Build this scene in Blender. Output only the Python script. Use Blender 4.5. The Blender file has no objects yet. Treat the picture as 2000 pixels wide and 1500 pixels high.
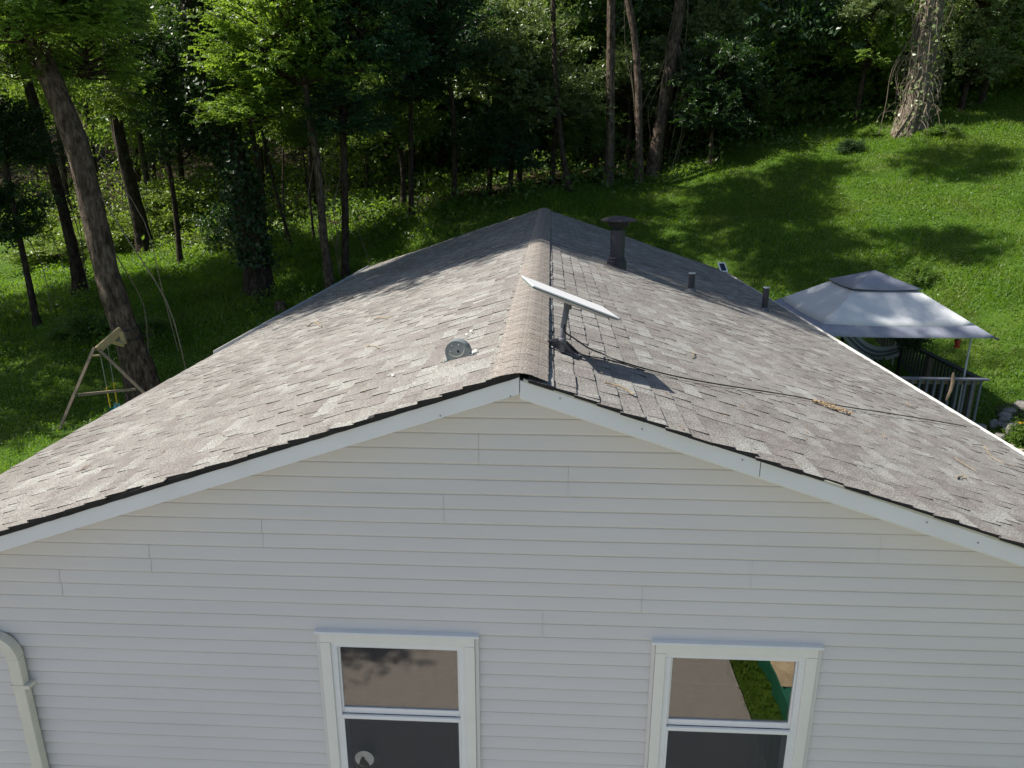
import bpy, math, random
import numpy as np
from mathutils import Vector, Matrix

S = bpy.context.scene
COL = S.collection
R = math.radians

# ------------------------------------------------------------------ camera, sky, sun, exposure
FPX = 1425.0
PITCH = math.atan(428 / FPX)
YAW = math.atan(76 / (FPX / math.cos(PITCH)))
CAM_Z = 5.4
cd = bpy.data.cameras.new('camera')
cam = bpy.data.objects.new('camera', cd)
COL.objects.link(cam)
cd.sensor_width = 36
cd.lens = 36 * FPX / 2000
cd.clip_end = 900
cam.location = (0, 0, CAM_Z)
cam.rotation_euler = (math.pi / 2 - PITCH, 0, YAW)
S.camera = cam

SUN_EL, SUN_AZ = R(52), R(-90.2)          # azimuth from +Y towards +X
w = bpy.data.worlds.new('World')
S.world = w
w.use_nodes = True
nt = w.node_tree
sky = nt.nodes.new('ShaderNodeTexSky')
sky.sky_type = 'NISHITA'
sky.sun_disc = False
sky.sun_elevation = SUN_EL
sky.sun_rotation = SUN_AZ
sky.air_density = 1.0
sky.dust_density = 1.2
nt.links.new(sky.outputs[0], nt.nodes['Background'].inputs[0])
nt.nodes['Background'].inputs[1].default_value = 0.075
sd = bpy.data.lights.new('sun', 'SUN')
sun = bpy.data.objects.new('sun', sd)
COL.objects.link(sun)
sd.energy = 4.8
sd.angle = R(0.55)
sd.color = (1, .95, .86)
to_sun = Vector((math.sin(SUN_AZ) * math.cos(SUN_EL), math.cos(SUN_AZ) * math.cos(SUN_EL), math.sin(SUN_EL)))
sun.rotation_euler = to_sun.to_track_quat('Z', 'Y').to_euler()
sun.location = to_sun * 60
S.view_settings.view_transform = 'Standard'
S.view_settings.look = 'None'
S.view_settings.gamma = 1
S.view_settings.use_curve_mapping = False
S.view_settings.exposure = 0.8
S.render.engine = 'CYCLES'
S.cycles.use_denoising = True
S.cycles.max_bounces = 6
S.cycles.diffuse_bounces = 3
S.cycles.glossy_bounces = 3
S.cycles.transmission_bounces = 4
S.cycles.transparent_max_bounces = 8
S.cycles.sample_clamp_indirect = 4

random.seed(4)
RNG = np.random.default_rng(11)

# ------------------------------------------------------------------ helpers
CAM_M = Matrix.Rotation(YAW, 3, 'Z') @ Matrix.Rotation(math.pi / 2 - PITCH, 3, 'X')


def ray(u, v):
    return CAM_M @ Vector(((u - 1000) / FPX, -(v - 750) / FPX, -1))


def at(u, v, Y):
    """the point at distance Y seen at pixel u, v of the photograph"""
    d = ray(u, v)
    return Vector((0, 0, CAM_Z)) + d * (Y / d.y)


def mesh_np(name, V, F):
    """fast mesh from arrays; F is (n,3) or (n,4)"""
    V = np.asarray(V, np.float32)
    F = np.asarray(F, np.int32)
    me = bpy.data.meshes.new(name)
    me.vertices.add(len(V))
    me.vertices.foreach_set('co', V.ravel())
    k = F.shape[1]
    me.loops.add(F.size)
    me.loops.foreach_set('vertex_index', F.ravel())
    me.polygons.add(len(F))
    me.polygons.foreach_set('loop_start', np.arange(0, F.size, k, dtype=np.int32))
    me.update(calc_edges=True)
    me.polygons.foreach_set('use_smooth', np.zeros(len(F), bool))
    return me


def tag(o, label=None, cat=None, group=None, kind=None):
    if label:
        o['label'] = label
    if cat:
        o['category'] = cat
    if group:
        o['group'] = group
    if kind:
        o['kind'] = kind
    return o


def empty(name, loc=(0, 0, 0), rz=0):
    o = bpy.data.objects.new(name, None)
    o.empty_display_size = .2
    COL.objects.link(o)
    o.location = loc
    o.rotation_euler = (0, 0, rz)
    return o


def link(name, me, mat=None, parent=None, loc=None):
    o = bpy.data.objects.new(name, me)
    COL.objects.link(o)
    if mat is not None and len(me.materials) == 0:
        for m in (mat if isinstance(mat, (list, tuple)) else [mat]):
            me.materials.append(m)
    if parent is not None:
        o.parent = parent
    if loc is not None:
        o.location = loc
    return o


class MB:
    """collects boxes, tubes, prisms and builds ONE mesh object"""

    def __init__(self):
        self.v, self.f = [], []

    def poly(self, vs, fs):
        b = len(self.v)
        self.v += [tuple(p) for p in vs]
        self.f += [tuple(b + i for i in q) for q in fs]
        return self

    def box(self, lo, hi, M=None):
        (a, b, c), (d, e, g) = lo, hi
        vs = [Vector(p) for p in ((a, b, c), (d, b, c), (d, e, c), (a, e, c), (a, b, g), (d, b, g), (d, e, g), (a, e, g))]
        if M is not None:
            vs = [M @ p for p in vs]
        return self.poly(vs, [(0, 3, 2, 1), (4, 5, 6, 7), (0, 1, 5, 4), (1, 2, 6, 5), (2, 3, 7, 6), (3, 0, 4, 7)])

    def bar(self, p, q, wx, wy, up=(0, 0, 1)):
        """rectangular bar from p to q"""
        p, q = Vector(p), Vector(q)
        d = (q - p).normalized()
        s = d.cross(Vector(up))
        if s.length < 1e-4:
            s = d.cross(Vector((0, 1, 0)))
        s.normalize()
        t = s.cross(d)
        vs = [b + s * (i * wx / 2) + t * (j * wy / 2) for b in (p, q) for i, j in ((-1, -1), (1, -1), (1, 1), (-1, 1))]
        return self.poly(vs, [(3, 2, 1, 0), (4, 5, 6, 7), (0, 1, 5, 4), (1, 2, 6, 5), (2, 3, 7, 6), (3, 0, 4, 7)])

    def tube(self, pts, r, n=8, cap=True, jit=0):
        pts = [Vector(p) for p in pts]
        rs = r if isinstance(r, (list, tuple)) else [r] * len(pts)
        vs, fs = [], []
        u = None
        for i, p in enumerate(pts):
            d = (pts[min(i + 1, len(pts) - 1)] - pts[max(i - 1, 0)]).normalized()
            if u is None:
                u = d.orthogonal().normalized()
            u = (u - d * u.dot(d)).normalized()
            v = d.cross(u)
            for k in range(n):
                a = 2 * math.pi * k / n
                rr = rs[i] * (1 + jit * random.uniform(-1, 1))
                vs.append(p + (u * math.cos(a) + v * math.sin(a)) * rr)
        for i in range(len(pts) - 1):
            for k in range(n):
                fs.append((i * n + k, i * n + (k + 1) % n, (i + 1) * n + (k + 1) % n, (i + 1) * n + k))
        if cap:
            fs.append(tuple(range(n - 1, -1, -1)))
            fs.append(tuple((len(pts) - 1) * n + k for k in range(n)))
        return self.poly(vs, fs)

    def lathe(self, prof, n=16, c=(0, 0, 0)):
        vs, fs = [], []
        for r, z in prof:
            for k in range(n):
                a = 2 * math.pi * k / n
                vs.append((c[0] + r * math.cos(a), c[1] + r * math.sin(a), c[2] + z))
        for i in range(len(prof) - 1):
            for k in range(n):
                fs.append((i * n + k, i * n + (k + 1) % n, (i + 1) * n + (k + 1) % n, (i + 1) * n + k))
        fs.append(tuple(range(n - 1, -1, -1)))
        fs.append(tuple((len(prof) - 1) * n + k for k in range(n)))
        return self.poly(vs, fs)

    def build(self, name, mat, parent=None, loc=None, smooth=False, bevel=0):
        me = bpy.data.meshes.new(name)
        me.from_pydata(self.v, [], self.f)
        if smooth:
            me.polygons.foreach_set('use_smooth', [True] * len(me.polygons))
        me.update()
        o = link(name, me, mat, parent, loc)
        if bevel:
            b = o.modifiers.new('bevel', 'BEVEL')
            b.width = bevel
            b.segments = 2
            b.limit_method = 'ANGLE'
        return o


# ------------------------------------------------------------------ materials
def mat_new(name):
    m = bpy.data.materials.new(name)
    m.use_nodes = True
    return m, m.node_tree.nodes, m.node_tree.links, m.node_tree.nodes['Principled BSDF']


def ramp(n, cols, pos=None):
    r = n.new('ShaderNodeValToRGB')
    cols = [tuple(c) + (1,) for c in cols]
    pos = pos or [i / (len(cols) - 1) for i in range(len(cols))]
    e = r.color_ramp.elements
    while len(e) < len(cols):
        e.new(.5)
    for i, c in enumerate(cols):
        e[i].position = pos[i]
        e[i].color = c
    return r


def noise(n, l, scale, detail=4, coord='Object', rough=.6, stretch=None):
    tc = n.new('ShaderNodeTexCoord')
    nz = n.new('ShaderNodeTexNoise')
    nz.inputs['Scale'].default_value = scale
    nz.inputs['Detail'].default_value = detail
    nz.inputs['Roughness'].default_value = rough
    if stretch:
        mp = n.new('ShaderNodeMapping')
        mp.inputs['Scale'].default_value = stretch
        l.new(tc.outputs[coord], mp.inputs[0])
        l.new(mp.outputs[0], nz.inputs['Vector'])
    else:
        l.new(tc.outputs[coord], nz.inputs['Vector'])
    return nz


def simple(name, cols, scale=30, rough=.6, bump=.0, metal=0, stretch=None, bscale=None, spec=.5, coord='Object', dist=.01):
    """a base colour that varies with noise, and fine relief"""
    m, n, l, p = mat_new(name)
    nz = noise(n, l, scale, stretch=stretch, coord=coord)
    r = ramp(n, cols, [.3 + .4 * i / (len(cols) - 1) for i in range(len(cols))])
    l.new(nz.outputs[0], r.inputs[0])
    l.new(r.outputs[0], p.inputs['Base Color'])
    p.inputs['Roughness'].default_value = rough
    p.inputs['Metallic'].default_value = metal
    p.inputs['Specular IOR Level'].default_value = spec
    if bump:
        b = n.new('ShaderNodeBump')
        b.inputs['Strength'].default_value = bump
        b.inputs['Distance'].default_value = dist
        nb = noise(n, l, bscale or scale * 3, stretch=stretch, coord=coord)
        l.new(nb.outputs[0], b.inputs['Height'])
        l.new(b.outputs[0], p.inputs['Normal'])
    return m


def leaf_mat(name, cols, trans, tmix=.38, rough=.42, patch=None):
    """leaves: each one its own tint, light comes through them"""
    m, n, l, p = mat_new(name)
    g = n.new('ShaderNodeNewGeometry')
    r = ramp(n, cols)
    l.new(g.outputs['Random Per Island'], r.inputs[0])
    oi = n.new('ShaderNodeObjectInfo')
    hs = n.new('ShaderNodeHueSaturation')
    mr = n.new('ShaderNodeMapRange')
    mr.inputs['To Min'].default_value = .8
    mr.inputs['To Max'].default_value = 1.2
    l.new(oi.outputs['Random'], mr.inputs[0])
    l.new(mr.outputs[0], hs.inputs['Value'])
    if patch:
        pn = noise(n, l, .55, 5, rough=.65)
        pr = ramp(n, [(0, 0, 0), (1, 1, 1)], [.46, .68])
        l.new(pn.outputs[0], pr.inputs[0])
        pm = n.new('ShaderNodeMixRGB')
        pm.inputs[2].default_value = tuple(patch) + (1,)
        l.new(pr.outputs[0], pm.inputs[0])
        l.new(r.outputs[0], pm.inputs[1])
        l.new(pm.outputs[0], hs.inputs['Color'])
    else:
        l.new(r.outputs[0], hs.inputs['Color'])
    l.new(hs.outputs[0], p.inputs['Base Color'])
    p.inputs['Roughness'].default_value = rough
    p.inputs['Specular IOR Level'].default_value = .55
    t = n.new('ShaderNodeBsdfTranslucent')
    t.inputs[0].default_value = tuple(trans) + (1,)
    mx = n.new('ShaderNodeMixShader')
    mx.inputs[0].default_value = tmix
    l.new(p.outputs[0], mx.inputs[1])
    l.new(t.outputs[0], mx.inputs[2])
    l.new(mx.outputs[0], n['Material Output'].inputs[0])
    return m


def shingle_mat(name, col):
    m, n, l, p = mat_new(name)
    g = noise(n, l, 105, 4, rough=.8)
    a = Vector(col)
    r = ramp(n, [a * .3, a * .95, a * 1.85], [.36, .5, .64])
    l.new(g.outputs[0], r.inputs[0])
    # weathering: broad streaks
    big = noise(n, l, 1.3, 5, stretch=(1, .5, 1))
    r2 = ramp(n, [(.74, .72, .69), (1.1, 1.09, 1.07)], [.3, .7])
    l.new(big.outputs[0], r2.inputs[0])
    mx = n.new('ShaderNodeMixRGB')
    mx.blend_type = 'MULTIPLY'
    mx.inputs[0].default_value = 1
    l.new(r.outputs[0], mx.inputs[1])
    l.new(r2.outputs[0], mx.inputs[2])
    l.new(mx.outputs[0], p.inputs['Base Color'])
    p.inputs['Roughness'].default_value = .95
    p.inputs['Specular IOR Level'].default_value = .25
    b = n.new('ShaderNodeBump')
    b.inputs['Strength'].default_value = .55
    b.inputs['Distance'].default_value = .004
    l.new(g.outputs[0], b.inputs['Height'])
    l.new(b.outputs[0], p.inputs['Normal'])
    return m


M = {}
SH_COLS = [(0.222, 0.214, 0.205), (0.252, 0.248, 0.238), (0.195, 0.182, 0.175), (0.228, 0.218, 0.209), (0.278, 0.278, 0.267), (0.206, 0.192, 0.186)]
M['shingle'] = [shingle_mat('shingle_tint', c) for c in SH_COLS]
M['cap'] = [shingle_mat('ridge_cap_granules', c) for c in ((.235, .212, .194), (.247, .224, .205), (.225, .202, .185), (.255, .233, .215))]
M['felt'] = simple('roof_felt', [(.012, .012, .012), (.03, .028, .026)], 20, .9)
M['pale_strip'] = simple('pale_drip_edge', [(.5, .5, .42), (.62, .61, .52)], 12, .5)
M['fascia'] = simple('white_fascia', [(.76, .775, .775), (.80, .815, .815)], 3, .38, .05, bscale=6)
M['siding'] = simple('vinyl_siding', [(.69, .658, .636), (.73, .698, .672)], 2.2, .42, .5, bscale=3.2, stretch=(.35, 1, 1.6), dist=.012)
M['trim'] = simple('white_window_trim', [(.80, .785, .725), (.84, .825, .765)], 6, .4, .05)
M['vinyl'] = simple('white_sash_vinyl', [(.80, .80, .79), (.86, .86, .85)], 8, .35)
M['pvc'] = simple('cream_downspout_paint', [(.70, .675, .57), (.77, .745, .64)], 5, .4, .05)
M['gutter'] = simple('white_gutter_paint', [(.72, .72, .70), (.8, .8, .78)], 6, .4)
M['dark_pipe'] = simple('black_vent_paint', [(.026, .025, .034), (.045, .043, .052)], 14, .5, .1)
M['rust'] = simple('rusted_brown_metal', [(.022, .019, .022), (.042, .034, .037), (.03, .027, .032)], 18, .55, .15)
M['grey_metal'] = simple('galvanised_grey', [(.17, .20, .205), (.23, .26, .265)], 25, .45, .05, metal=.25)
M['pale_metal'] = simple('pale_sealant', [(.6, .58, .54), (.75, .73, .70)], 40, .7, .3)
M['dish_white'] = simple('dish_white', [(.78, .78, .79), (.82, .82, .83)], 5, .35)
M['dish_back'] = simple('dish_back_grey', [(.46, .46, .47), (.52, .52, .53)], 5, .5)
M['dish_edge'] = simple('dish_edge_grey', [(.10, .14, .14), (.14, .18, .18)], 9, .5)
M['mount_grey'] = simple('mount_grey', [(.13, .13, .15), (.17, .17, .19)], 10, .45)
M['mount_dark'] = simple('mount_dark', [(.075, .077, .098), (.10, .102, .125)], 10, .45)
M['cable'] = simple('black_cable', [(.012, .012, .012), (.025, .024, .022)], 30, .6)


def bark_mat(name, cols, stretch=.13, dist=.05):
    m, n, l, p = mat_new(name)
    a = noise(n, l, 20, 6, stretch=(1, 1, stretch))
    b = noise(n, l, 7, 5, stretch=(1, 1, .6))
    c = noise(n, l, 1.1, 3)
    m1 = n.new('ShaderNodeMath'); m1.operation = 'MULTIPLY'
    l.new(a.outputs[0], m1.inputs[0]); l.new(b.outputs[0], m1.inputs[1])
    m2 = n.new('ShaderNodeMath'); m2.operation = 'MULTIPLY_ADD'
    l.new(c.outputs[0], m2.inputs[0]); m2.inputs[1].default_value = .14; l.new(m1.outputs[0], m2.inputs[2])
    r = ramp(n, cols, [.2, .32, .44])
    l.new(m2.outputs[0], r.inputs[0])
    l.new(r.outputs[0], p.inputs['Base Color'])
    p.inputs['Roughness'].default_value = .95
    p.inputs['Specular IOR Level'].default_value = .2
    bp_ = n.new('ShaderNodeBump')
    bp_.inputs['Strength'].default_value = 1
    bp_.inputs['Distance'].default_value = dist
    l.new(m1.outputs[0], bp_.inputs['Height'])
    l.new(bp_.outputs[0], p.inputs['Normal'])
    return m


M['bark'] = bark_mat('grey_brown_bark', [(.022, .016, .012), (.095, .07, .054), (.19, .148, .115)], .16, .12)
M['bark_dark'] = bark_mat('dark_bark', [(.014, .010, .008), (.05, .036, .028), (.09, .07, .055)], .18, .10)
M['bark_pale'] = bark_mat('pale_viny_bark', [(.07, .055, .04), (.20, .165, .125), (.32, .28, .21)], .12, .14)
M['vine'] = simple('dry_vine', [(.12, .095, .07), (.28, .225, .17)], 14, .9)
M['twig'] = simple('dry_twig', [(.22, .16, .10), (.34, .26, .18)], 30, .9)
M['seed'] = simple('tan_seed_husks', [(.25, .18, .105), (.42, .31, .19)], 60, .9, .3)
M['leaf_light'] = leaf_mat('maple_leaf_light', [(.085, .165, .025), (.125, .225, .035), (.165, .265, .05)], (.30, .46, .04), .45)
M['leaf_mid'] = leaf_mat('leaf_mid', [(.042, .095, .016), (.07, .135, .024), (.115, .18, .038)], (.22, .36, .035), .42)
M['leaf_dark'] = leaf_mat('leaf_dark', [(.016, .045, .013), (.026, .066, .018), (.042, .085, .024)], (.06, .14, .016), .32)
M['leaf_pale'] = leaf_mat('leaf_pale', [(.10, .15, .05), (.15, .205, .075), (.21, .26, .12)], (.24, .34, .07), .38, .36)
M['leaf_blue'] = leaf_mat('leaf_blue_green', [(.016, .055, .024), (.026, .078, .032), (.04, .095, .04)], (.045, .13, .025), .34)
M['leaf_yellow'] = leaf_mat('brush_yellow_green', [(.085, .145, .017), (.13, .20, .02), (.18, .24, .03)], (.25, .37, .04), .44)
M['grass'] = leaf_mat('grass_blade', [(.045, .12, .008), (.085, .18, .012), (.15, .23, .024)], (.23, .41, .016), .46, .6, patch=(.15, .17, .035))
M['weed'] = leaf_mat('weed_leaf', [(.042, .12, .012), (.08, .18, .018), (.14, .23, .03)], (.22, .40, .018), .46, .5, patch=(.15, .17, .035))
M['clover'] = simple('clover_head', [(.35, .36, .30), (.5, .5, .44)], 9, .8)
M['wood_new'] = simple('new_lumber', [(.36, .27, .13), (.46, .36, .19)], 8, .7, .2, stretch=(1, 1, 6))
M['wood_old'] = simple('weathered_lumber', [(.17, .13, .095), (.26, .20, .15)], 9, .8, .2)
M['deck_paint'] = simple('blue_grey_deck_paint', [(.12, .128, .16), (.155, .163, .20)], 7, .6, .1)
M['deck_shaded'] = simple('shaded_deck_paint', [(.03, .028, .03), (.05, .045, .045)], 7, .7, .1)  # deck paint with shade put into the colour, for side and back rails
M['fabric_light'] = simple('light_grey_canopy', [(.54, .555, .565), (.60, .615, .625)], 2, .8, .3, bscale=5, dist=.03)
M['fabric_grey'] = simple('grey_canopy', [(.235, .25, .30), (.275, .29, .345)], 3, .8, .3, bscale=5, dist=.03)
M['fabric_dark'] = simple('black_fabric', [(.008, .008, .008), (.02, .02, .02)], 10, .8)
M['pole_white'] = simple('white_pole', [(.5, .52, .52), (.6, .62, .62)], 6, .4)
M['stone'] = simple('field_stone', [(.16, .155, .15), (.27, .255, .235), (.22, .19, .17)], 4, .9, .6, bscale=12, dist=.03, coord='Generated')
M['stone_tan'] = simple('tan_stone', [(.33, .28, .20), (.46, .40, .30)], 5, .9, .6, bscale=12, dist=.03)
M['red'] = simple('red_plastic', [(.35, .02, .012), (.45, .035, .02)], 10, .3)
M['yellow'] = simple('yellow_plastic', [(.55, .36, .02), (.65, .45, .03)], 20, .4)
M['teal'] = simple('teal_plastic', [(.0, .12, .15), (.0, .16, .19)], 10, .4)
M['chain'] = simple('galvanised_chain', [(.35, .36, .37), (.5, .5, .5)], 40, .35, metal=.6)
M['petal'] = simple('orange_yellow_petal', [(.75, .38, .01), (.85, .5, .02)], 20, .6)
M['soil'] = simple('dark_soil', [(.018, .012, .009), (.045, .03, .022)], 12, 1, .5)
M['terracotta'] = simple('terracotta', [(.28, .09, .06), (.36, .13, .09)], 10, .8)
M['solar'] = simple('solar_cell', [(.01, .012, .03), (.02, .02, .045)], 20, .2)
M['asphalt'] = simple('worn_asphalt', [(.25, .228, .205), (.29, .265, .24), (.33, .30, .275)], 40, .9, .3, bscale=150, dist=.004)
M['tarp'] = simple('green_tarp', [(.012, .10, .065), (.016, .14, .09)], 4, .4, .4, dist=.03)
M['sand'] = simple('tan_sand', [(.42, .32, .20), (.56, .44, .29)], 8, .95, .4)
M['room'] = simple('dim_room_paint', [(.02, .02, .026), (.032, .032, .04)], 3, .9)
M['curtain'] = simple('grey_curtain', [(.10, .095, .09), (.16, .15, .145)], 3, .9, stretch=(8, 1, .2))
M['wall_far'] = simple('tan_house_wall', [(.42, .34, .22), (.5, .42, .28)], 2, .8)
M['roof_far'] = simple('pinkish_brown_roof', [(.22, .14, .12), (.3, .2, .17)], 6, .9)
M['moon'] = simple('moon_decal', [(.30, .29, .265), (.42, .41, .385)], 14, .7)
M['silhouette'] = simple('black_decal', [(.03, .03, .032), (.045, .045, .045)], 30, .7)
M['screw'] = simple('grey_screw', [(.2, .2, .2), (.3, .3, .3)], 30, .4)


def glass_mat(name, refl, tint):
    m, n, l, p = mat_new(name)
    n.remove(p)
    g = n.new('ShaderNodeBsdfGlossy')
    g.inputs['Roughness'].default_value = .01
    nb = noise(n, l, 1.6, 2)
    b = n.new('ShaderNodeBump')
    b.inputs['Strength'].default_value = .05
    b.inputs['Distance'].default_value = .02
    l.new(nb.outputs[0], b.inputs['Height'])
    l.new(b.outputs[0], g.inputs['Normal'])
    g.inputs[0].default_value = (.98, .95, .9, 1)
    t = n.new('ShaderNodeBsdfTransparent')
    t.inputs[0].default_value = tuple(tint) + (1,)
    mx = n.new('ShaderNodeMixShader')
    mx.inputs[0].default_value = refl
    l.new(t.outputs[0], mx.inputs[1])
    l.new(g.outputs[0], mx.inputs[2])
    l.new(mx.outputs[0], n['Material Output'].inputs[0])
    return m


M['glass'] = glass_mat('coated_window_glass', .145, (.75, .75, .75))


def screen_mat():
    m, n, l, p = mat_new('insect_screen')
    p.inputs['Base Color'].default_value = (.055, .06, .075, 1)
    p.inputs['Roughness'].default_value = .6
    nz = noise(n, l, 3, 3)
    r = ramp(n, [(.45, .45, .45), (.62, .62, .62)], [.3, .7])
    l.new(nz.outputs[0], r.inputs[0])
    t = n.new('ShaderNodeBsdfTransparent')
    mx = n.new('ShaderNodeMixShader')
    l.new(r.outputs[0], mx.inputs[0])
    l.new(t.outputs[0], mx.inputs[1])
    l.new(p.outputs[0], mx.inputs[2])
    l.new(mx.outputs[0], n['Material Output'].inputs[0])
    return m


M['screen'] = screen_mat()

# ------------------------------------------------------------------ terrain
CTRL = np.array([
    (-6, -25, 0), (6, -25, 0), (0, -15, 0), (0, 0, 0), (-5, 4, 0), (5, 4, 0), (-5, 10, 0), (5, 10, 0), (-5, 16, 0), (5, 16, .05),
    (-5, 21, .35), (5, 21, .9), (0, 21, .5), (-20, -20, -.3), (20, -20, .3), (-40, -20, -1), (40, -20, 1.5),
    (-9.4, 15.8, 0), (-8, 10, -.05), (-11, 12, -.25), (-14, 14, -.3), (-20, 14, -.6), (-10.2, 24.9, 1.0), (-18, 27.5, .6), (-21, 37, 1.2),
    (-27, 25, -.5), (-30, 45, 2.2), (-10.6, 29.9, 2.0), (-7.6, 24.5, 1.25), (-40, 20, -2), (-14, 20, .2), (-17, 35, 1.5), (-14, 40, 3.2), (-30, 32, .2),
    (0, 31, 4.2), (-5, 31, 3.2), (2.4, 33, 4.4), (3.9, 33.5, 4.5), (4.7, 35, 4.95), (7, 34, 5.5), (14.8, 33, 6.75), (20.8, 36, 8.3),
    (8, 28.5, 3.9), (8, 17, .35), (9, 14.7, .05), (12, 15, .35), (16, 15, .9), (14, 20, 2.0), (20, 20, 3.0), (20, 28, 5.8), (12, 26, 3.9), (30, 30, 8), (30, 15, 2.5),
    (9, 9, 0), (14, 8, .1), (9, 21, 1.4), (8, 24, 2.5), (0, 26, 2.2),
    (0, 50, 9), (0, 80, 18), (-30, 80, 11), (-60, 80, 10), (30, 60, 17), (60, 60, 22), (40, 110, 32), (0, 130, 32), (-60, 130, 20), (-60, 40, 0), (60, 10, 6), (-20, 55, 4.5)], float)


def tps(r2):
    return .5 * r2 * np.log(r2 + 1e-9)


def fit_tps():
    P = CTRL[:, :2]
    n = len(P)
    K = tps(((P[:, None] - P[None]) ** 2).sum(-1)) + np.eye(n) * 1.5
    Q = np.c_[np.ones(n), P]
    A = np.block([[K, Q], [Q.T, np.zeros((3, 3))]])
    return np.linalg.solve(A, np.r_[CTRL[:, 2], np.zeros(3)])


TW = fit_tps()


def ground(x, y):
    x = np.atleast_1d(np.asarray(x, float))
    y = np.atleast_1d(np.asarray(y, float))
    out = np.zeros(len(x))
    for s in range(0, len(x), 40000):
        X = np.c_[x[s:s + 40000], y[s:s + 40000]]
        out[s:s + 40000] = tps(((X[:, None] - CTRL[None, :, :2]) ** 2).sum(-1)) @ TW[:-3] + TW[-3] + X @ TW[-2:]
    # small unevenness away from the house
    away = np.clip(np.maximum(np.abs(x) - 6, np.maximum(y - 22, -y)) / 4, 0, 1)
    out += away * (.10 * np.sin(x * .9 + 1.3 * np.sin(y * .5)) * np.sin(y * .8 + .6) + .05 * np.sin(x * 2.3 + y * 1.1))
    return out


def gz(x, y):
    return float(ground([x], [y])[0])


def hit(u, v, y0=6, y1=90):
    """where the sight line through a pixel meets the terrain"""
    ys = np.linspace(y0, y1, 500)
    d = ray(u, v)
    t = ys / d.y
    dz = CAM_Z + d.z * t - ground(d.x * t, ys)
    i = np.argmax(dz < 0)
    return Vector((d.x * t[i], ys[i], float(ground([d.x * t[i]], [ys[i]])[0])))


def forest_mask(x, y):
    """1 where the wood starts, 0 on the lawn"""
    edge = np.interp(x, [-60, -30, -22, -14, -8, -3, 2, 6, 12, 18, 24, 60], [40, 42, 38, 33, 31, 31.5, 33, 35, 35.5, 37, 40, 50])
    return np.clip((y - edge) / 3 + .5, 0, 1)


def build_terrain():
    xs = np.unique(np.r_[np.arange(-300, -60, 20), np.arange(-60, -30, 2), np.arange(-30, 30, .5), np.arange(30, 60, 2), np.arange(60, 320, 20)])
    ys = np.unique(np.r_[np.arange(-200, -20, 15), np.arange(-20, 5, 1.), np.arange(5, 45, .5), np.arange(45, 90, 2), np.arange(90, 131, 8), np.arange(140, 420, 20)])
    X, Y = np.meshgrid(xs, ys)
    Xc, Yc = np.clip(X, -60, 60), np.clip(Y, -25, 130)
    Z = ground(Xc.ravel(), Yc.ravel()).reshape(X.shape)
    Z += np.clip(Y - 130, 0, 400) * .18 + np.clip(X - 60, 0, 400) * .1
    nx, ny = len(xs), len(ys)
    I = np.arange(nx * ny).reshape(ny, nx)
    F = np.c_[I[:-1, :-1].ravel(), I[:-1, 1:].ravel(), I[1:, 1:].ravel(), I[1:, :-1].ravel()]
    me = mesh_np('ground', np.c_[X.ravel(), Y.ravel(), Z.ravel()], F)
    me.polygons.foreach_set('use_smooth', [True] * len(me.polygons))
    a = me.attributes.new('wood', 'FLOAT', 'POINT')
    a.data.foreach_set('value', forest_mask(X.ravel(), Y.ravel()).astype(np.float32))
    m, n, l, p = mat_new('lawn_and_forest_floor')
    n1 = noise(n, l, .9, 8, rough=.7)
    g = ramp(n, [(.035, .06, .010), (.05, .10, .012), (.085, .13, .02)], [.3, .5, .7])
    l.new(n1.outputs[0], g.inputs[0])
    n3 = noise(n, l, 14, 4)
    n2 = noise(n, l, 3, 6)
    f = ramp(n, [(.012, .010, .006), (.035, .026, .014), (.025, .032, .010)], [.35, .55, .7])
    l.new(n2.outputs[0], f.inputs[0])
    at_ = n.new('ShaderNodeAttribute')
    at_.attribute_name = 'wood'
    mx = n.new('ShaderNodeMixRGB')
    l.new(at_.outputs['Fac'], mx.inputs[0])
    l.new(g.outputs[0], mx.inputs[1])
    l.new(f.outputs[0], mx.inputs[2])
    l.new(mx.outputs[0], p.inputs['Base Color'])
    p.inputs['Roughness'].default_value = 1
    p.inputs['Specular IOR Level'].default_value = .1
    b = n.new('ShaderNodeBump')
    b.inputs['Strength'].default_value = .8
    b.inputs['Distance'].default_value = .05
    l.new(n3.outputs[0], b.inputs['Height'])
    l.new(b.outputs[0], p.inputs['Normal'])
    o = link('ground', me, m)
    tag(o, kind='structure')


build_terrain()

# driveway in front of the house (seen mirrored in the panes)
xs = np.array([-13, -9, -6, -3, 0, 2.1])
ys = np.array([-24, -18, -10, -4, 0, 1.2, 2, 3.2])
xs[0], ys[0] = -26, -40
X, Y = np.meshgrid(xs, ys)
Z = np.maximum(ground(X.ravel(), Y.ravel()), 0) + .03
I = np.arange(X.size).reshape(X.shape)
dv = link('driveway', mesh_np('driveway', np.c_[X.ravel(), Y.ravel(), Z], np.c_[I[:-1, :-1].ravel(), I[:-1, 1:].ravel(), I[1:, 1:].ravel(), I[1:, :-1].ravel()]), M['asphalt'])
tag(dv, kind='structure')
gl = link('bounce_ground', mesh_np('bounce_ground', [(5.2, -40, .05), (26, -40, .9), (26, 1, .8), (5.2, 1, .04)], [(0, 1, 2, 3)]), M['asphalt'])  # unseen paving added to bounce neutral light onto the gable siding
tag(gl, kind='structure')

# ------------------------------------------------------------------ the house
HX, HALF = -.155, 4.72                   # ridge x, half width of the roof
XL, XR = HX - HALF, HX + HALF
YF, YB = 3.84, 20.0                      # roof front and back edge
WALL_Y, FASC_Y = 4.12, 3.87
AL, AR, SL = 4.315, 4.285, .334          # ridge heights of the two roof planes, slope


def zL(x):
    return AL - SL * (HX - x)


def zR(x):
    return AR - SL * (x - HX)


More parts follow.
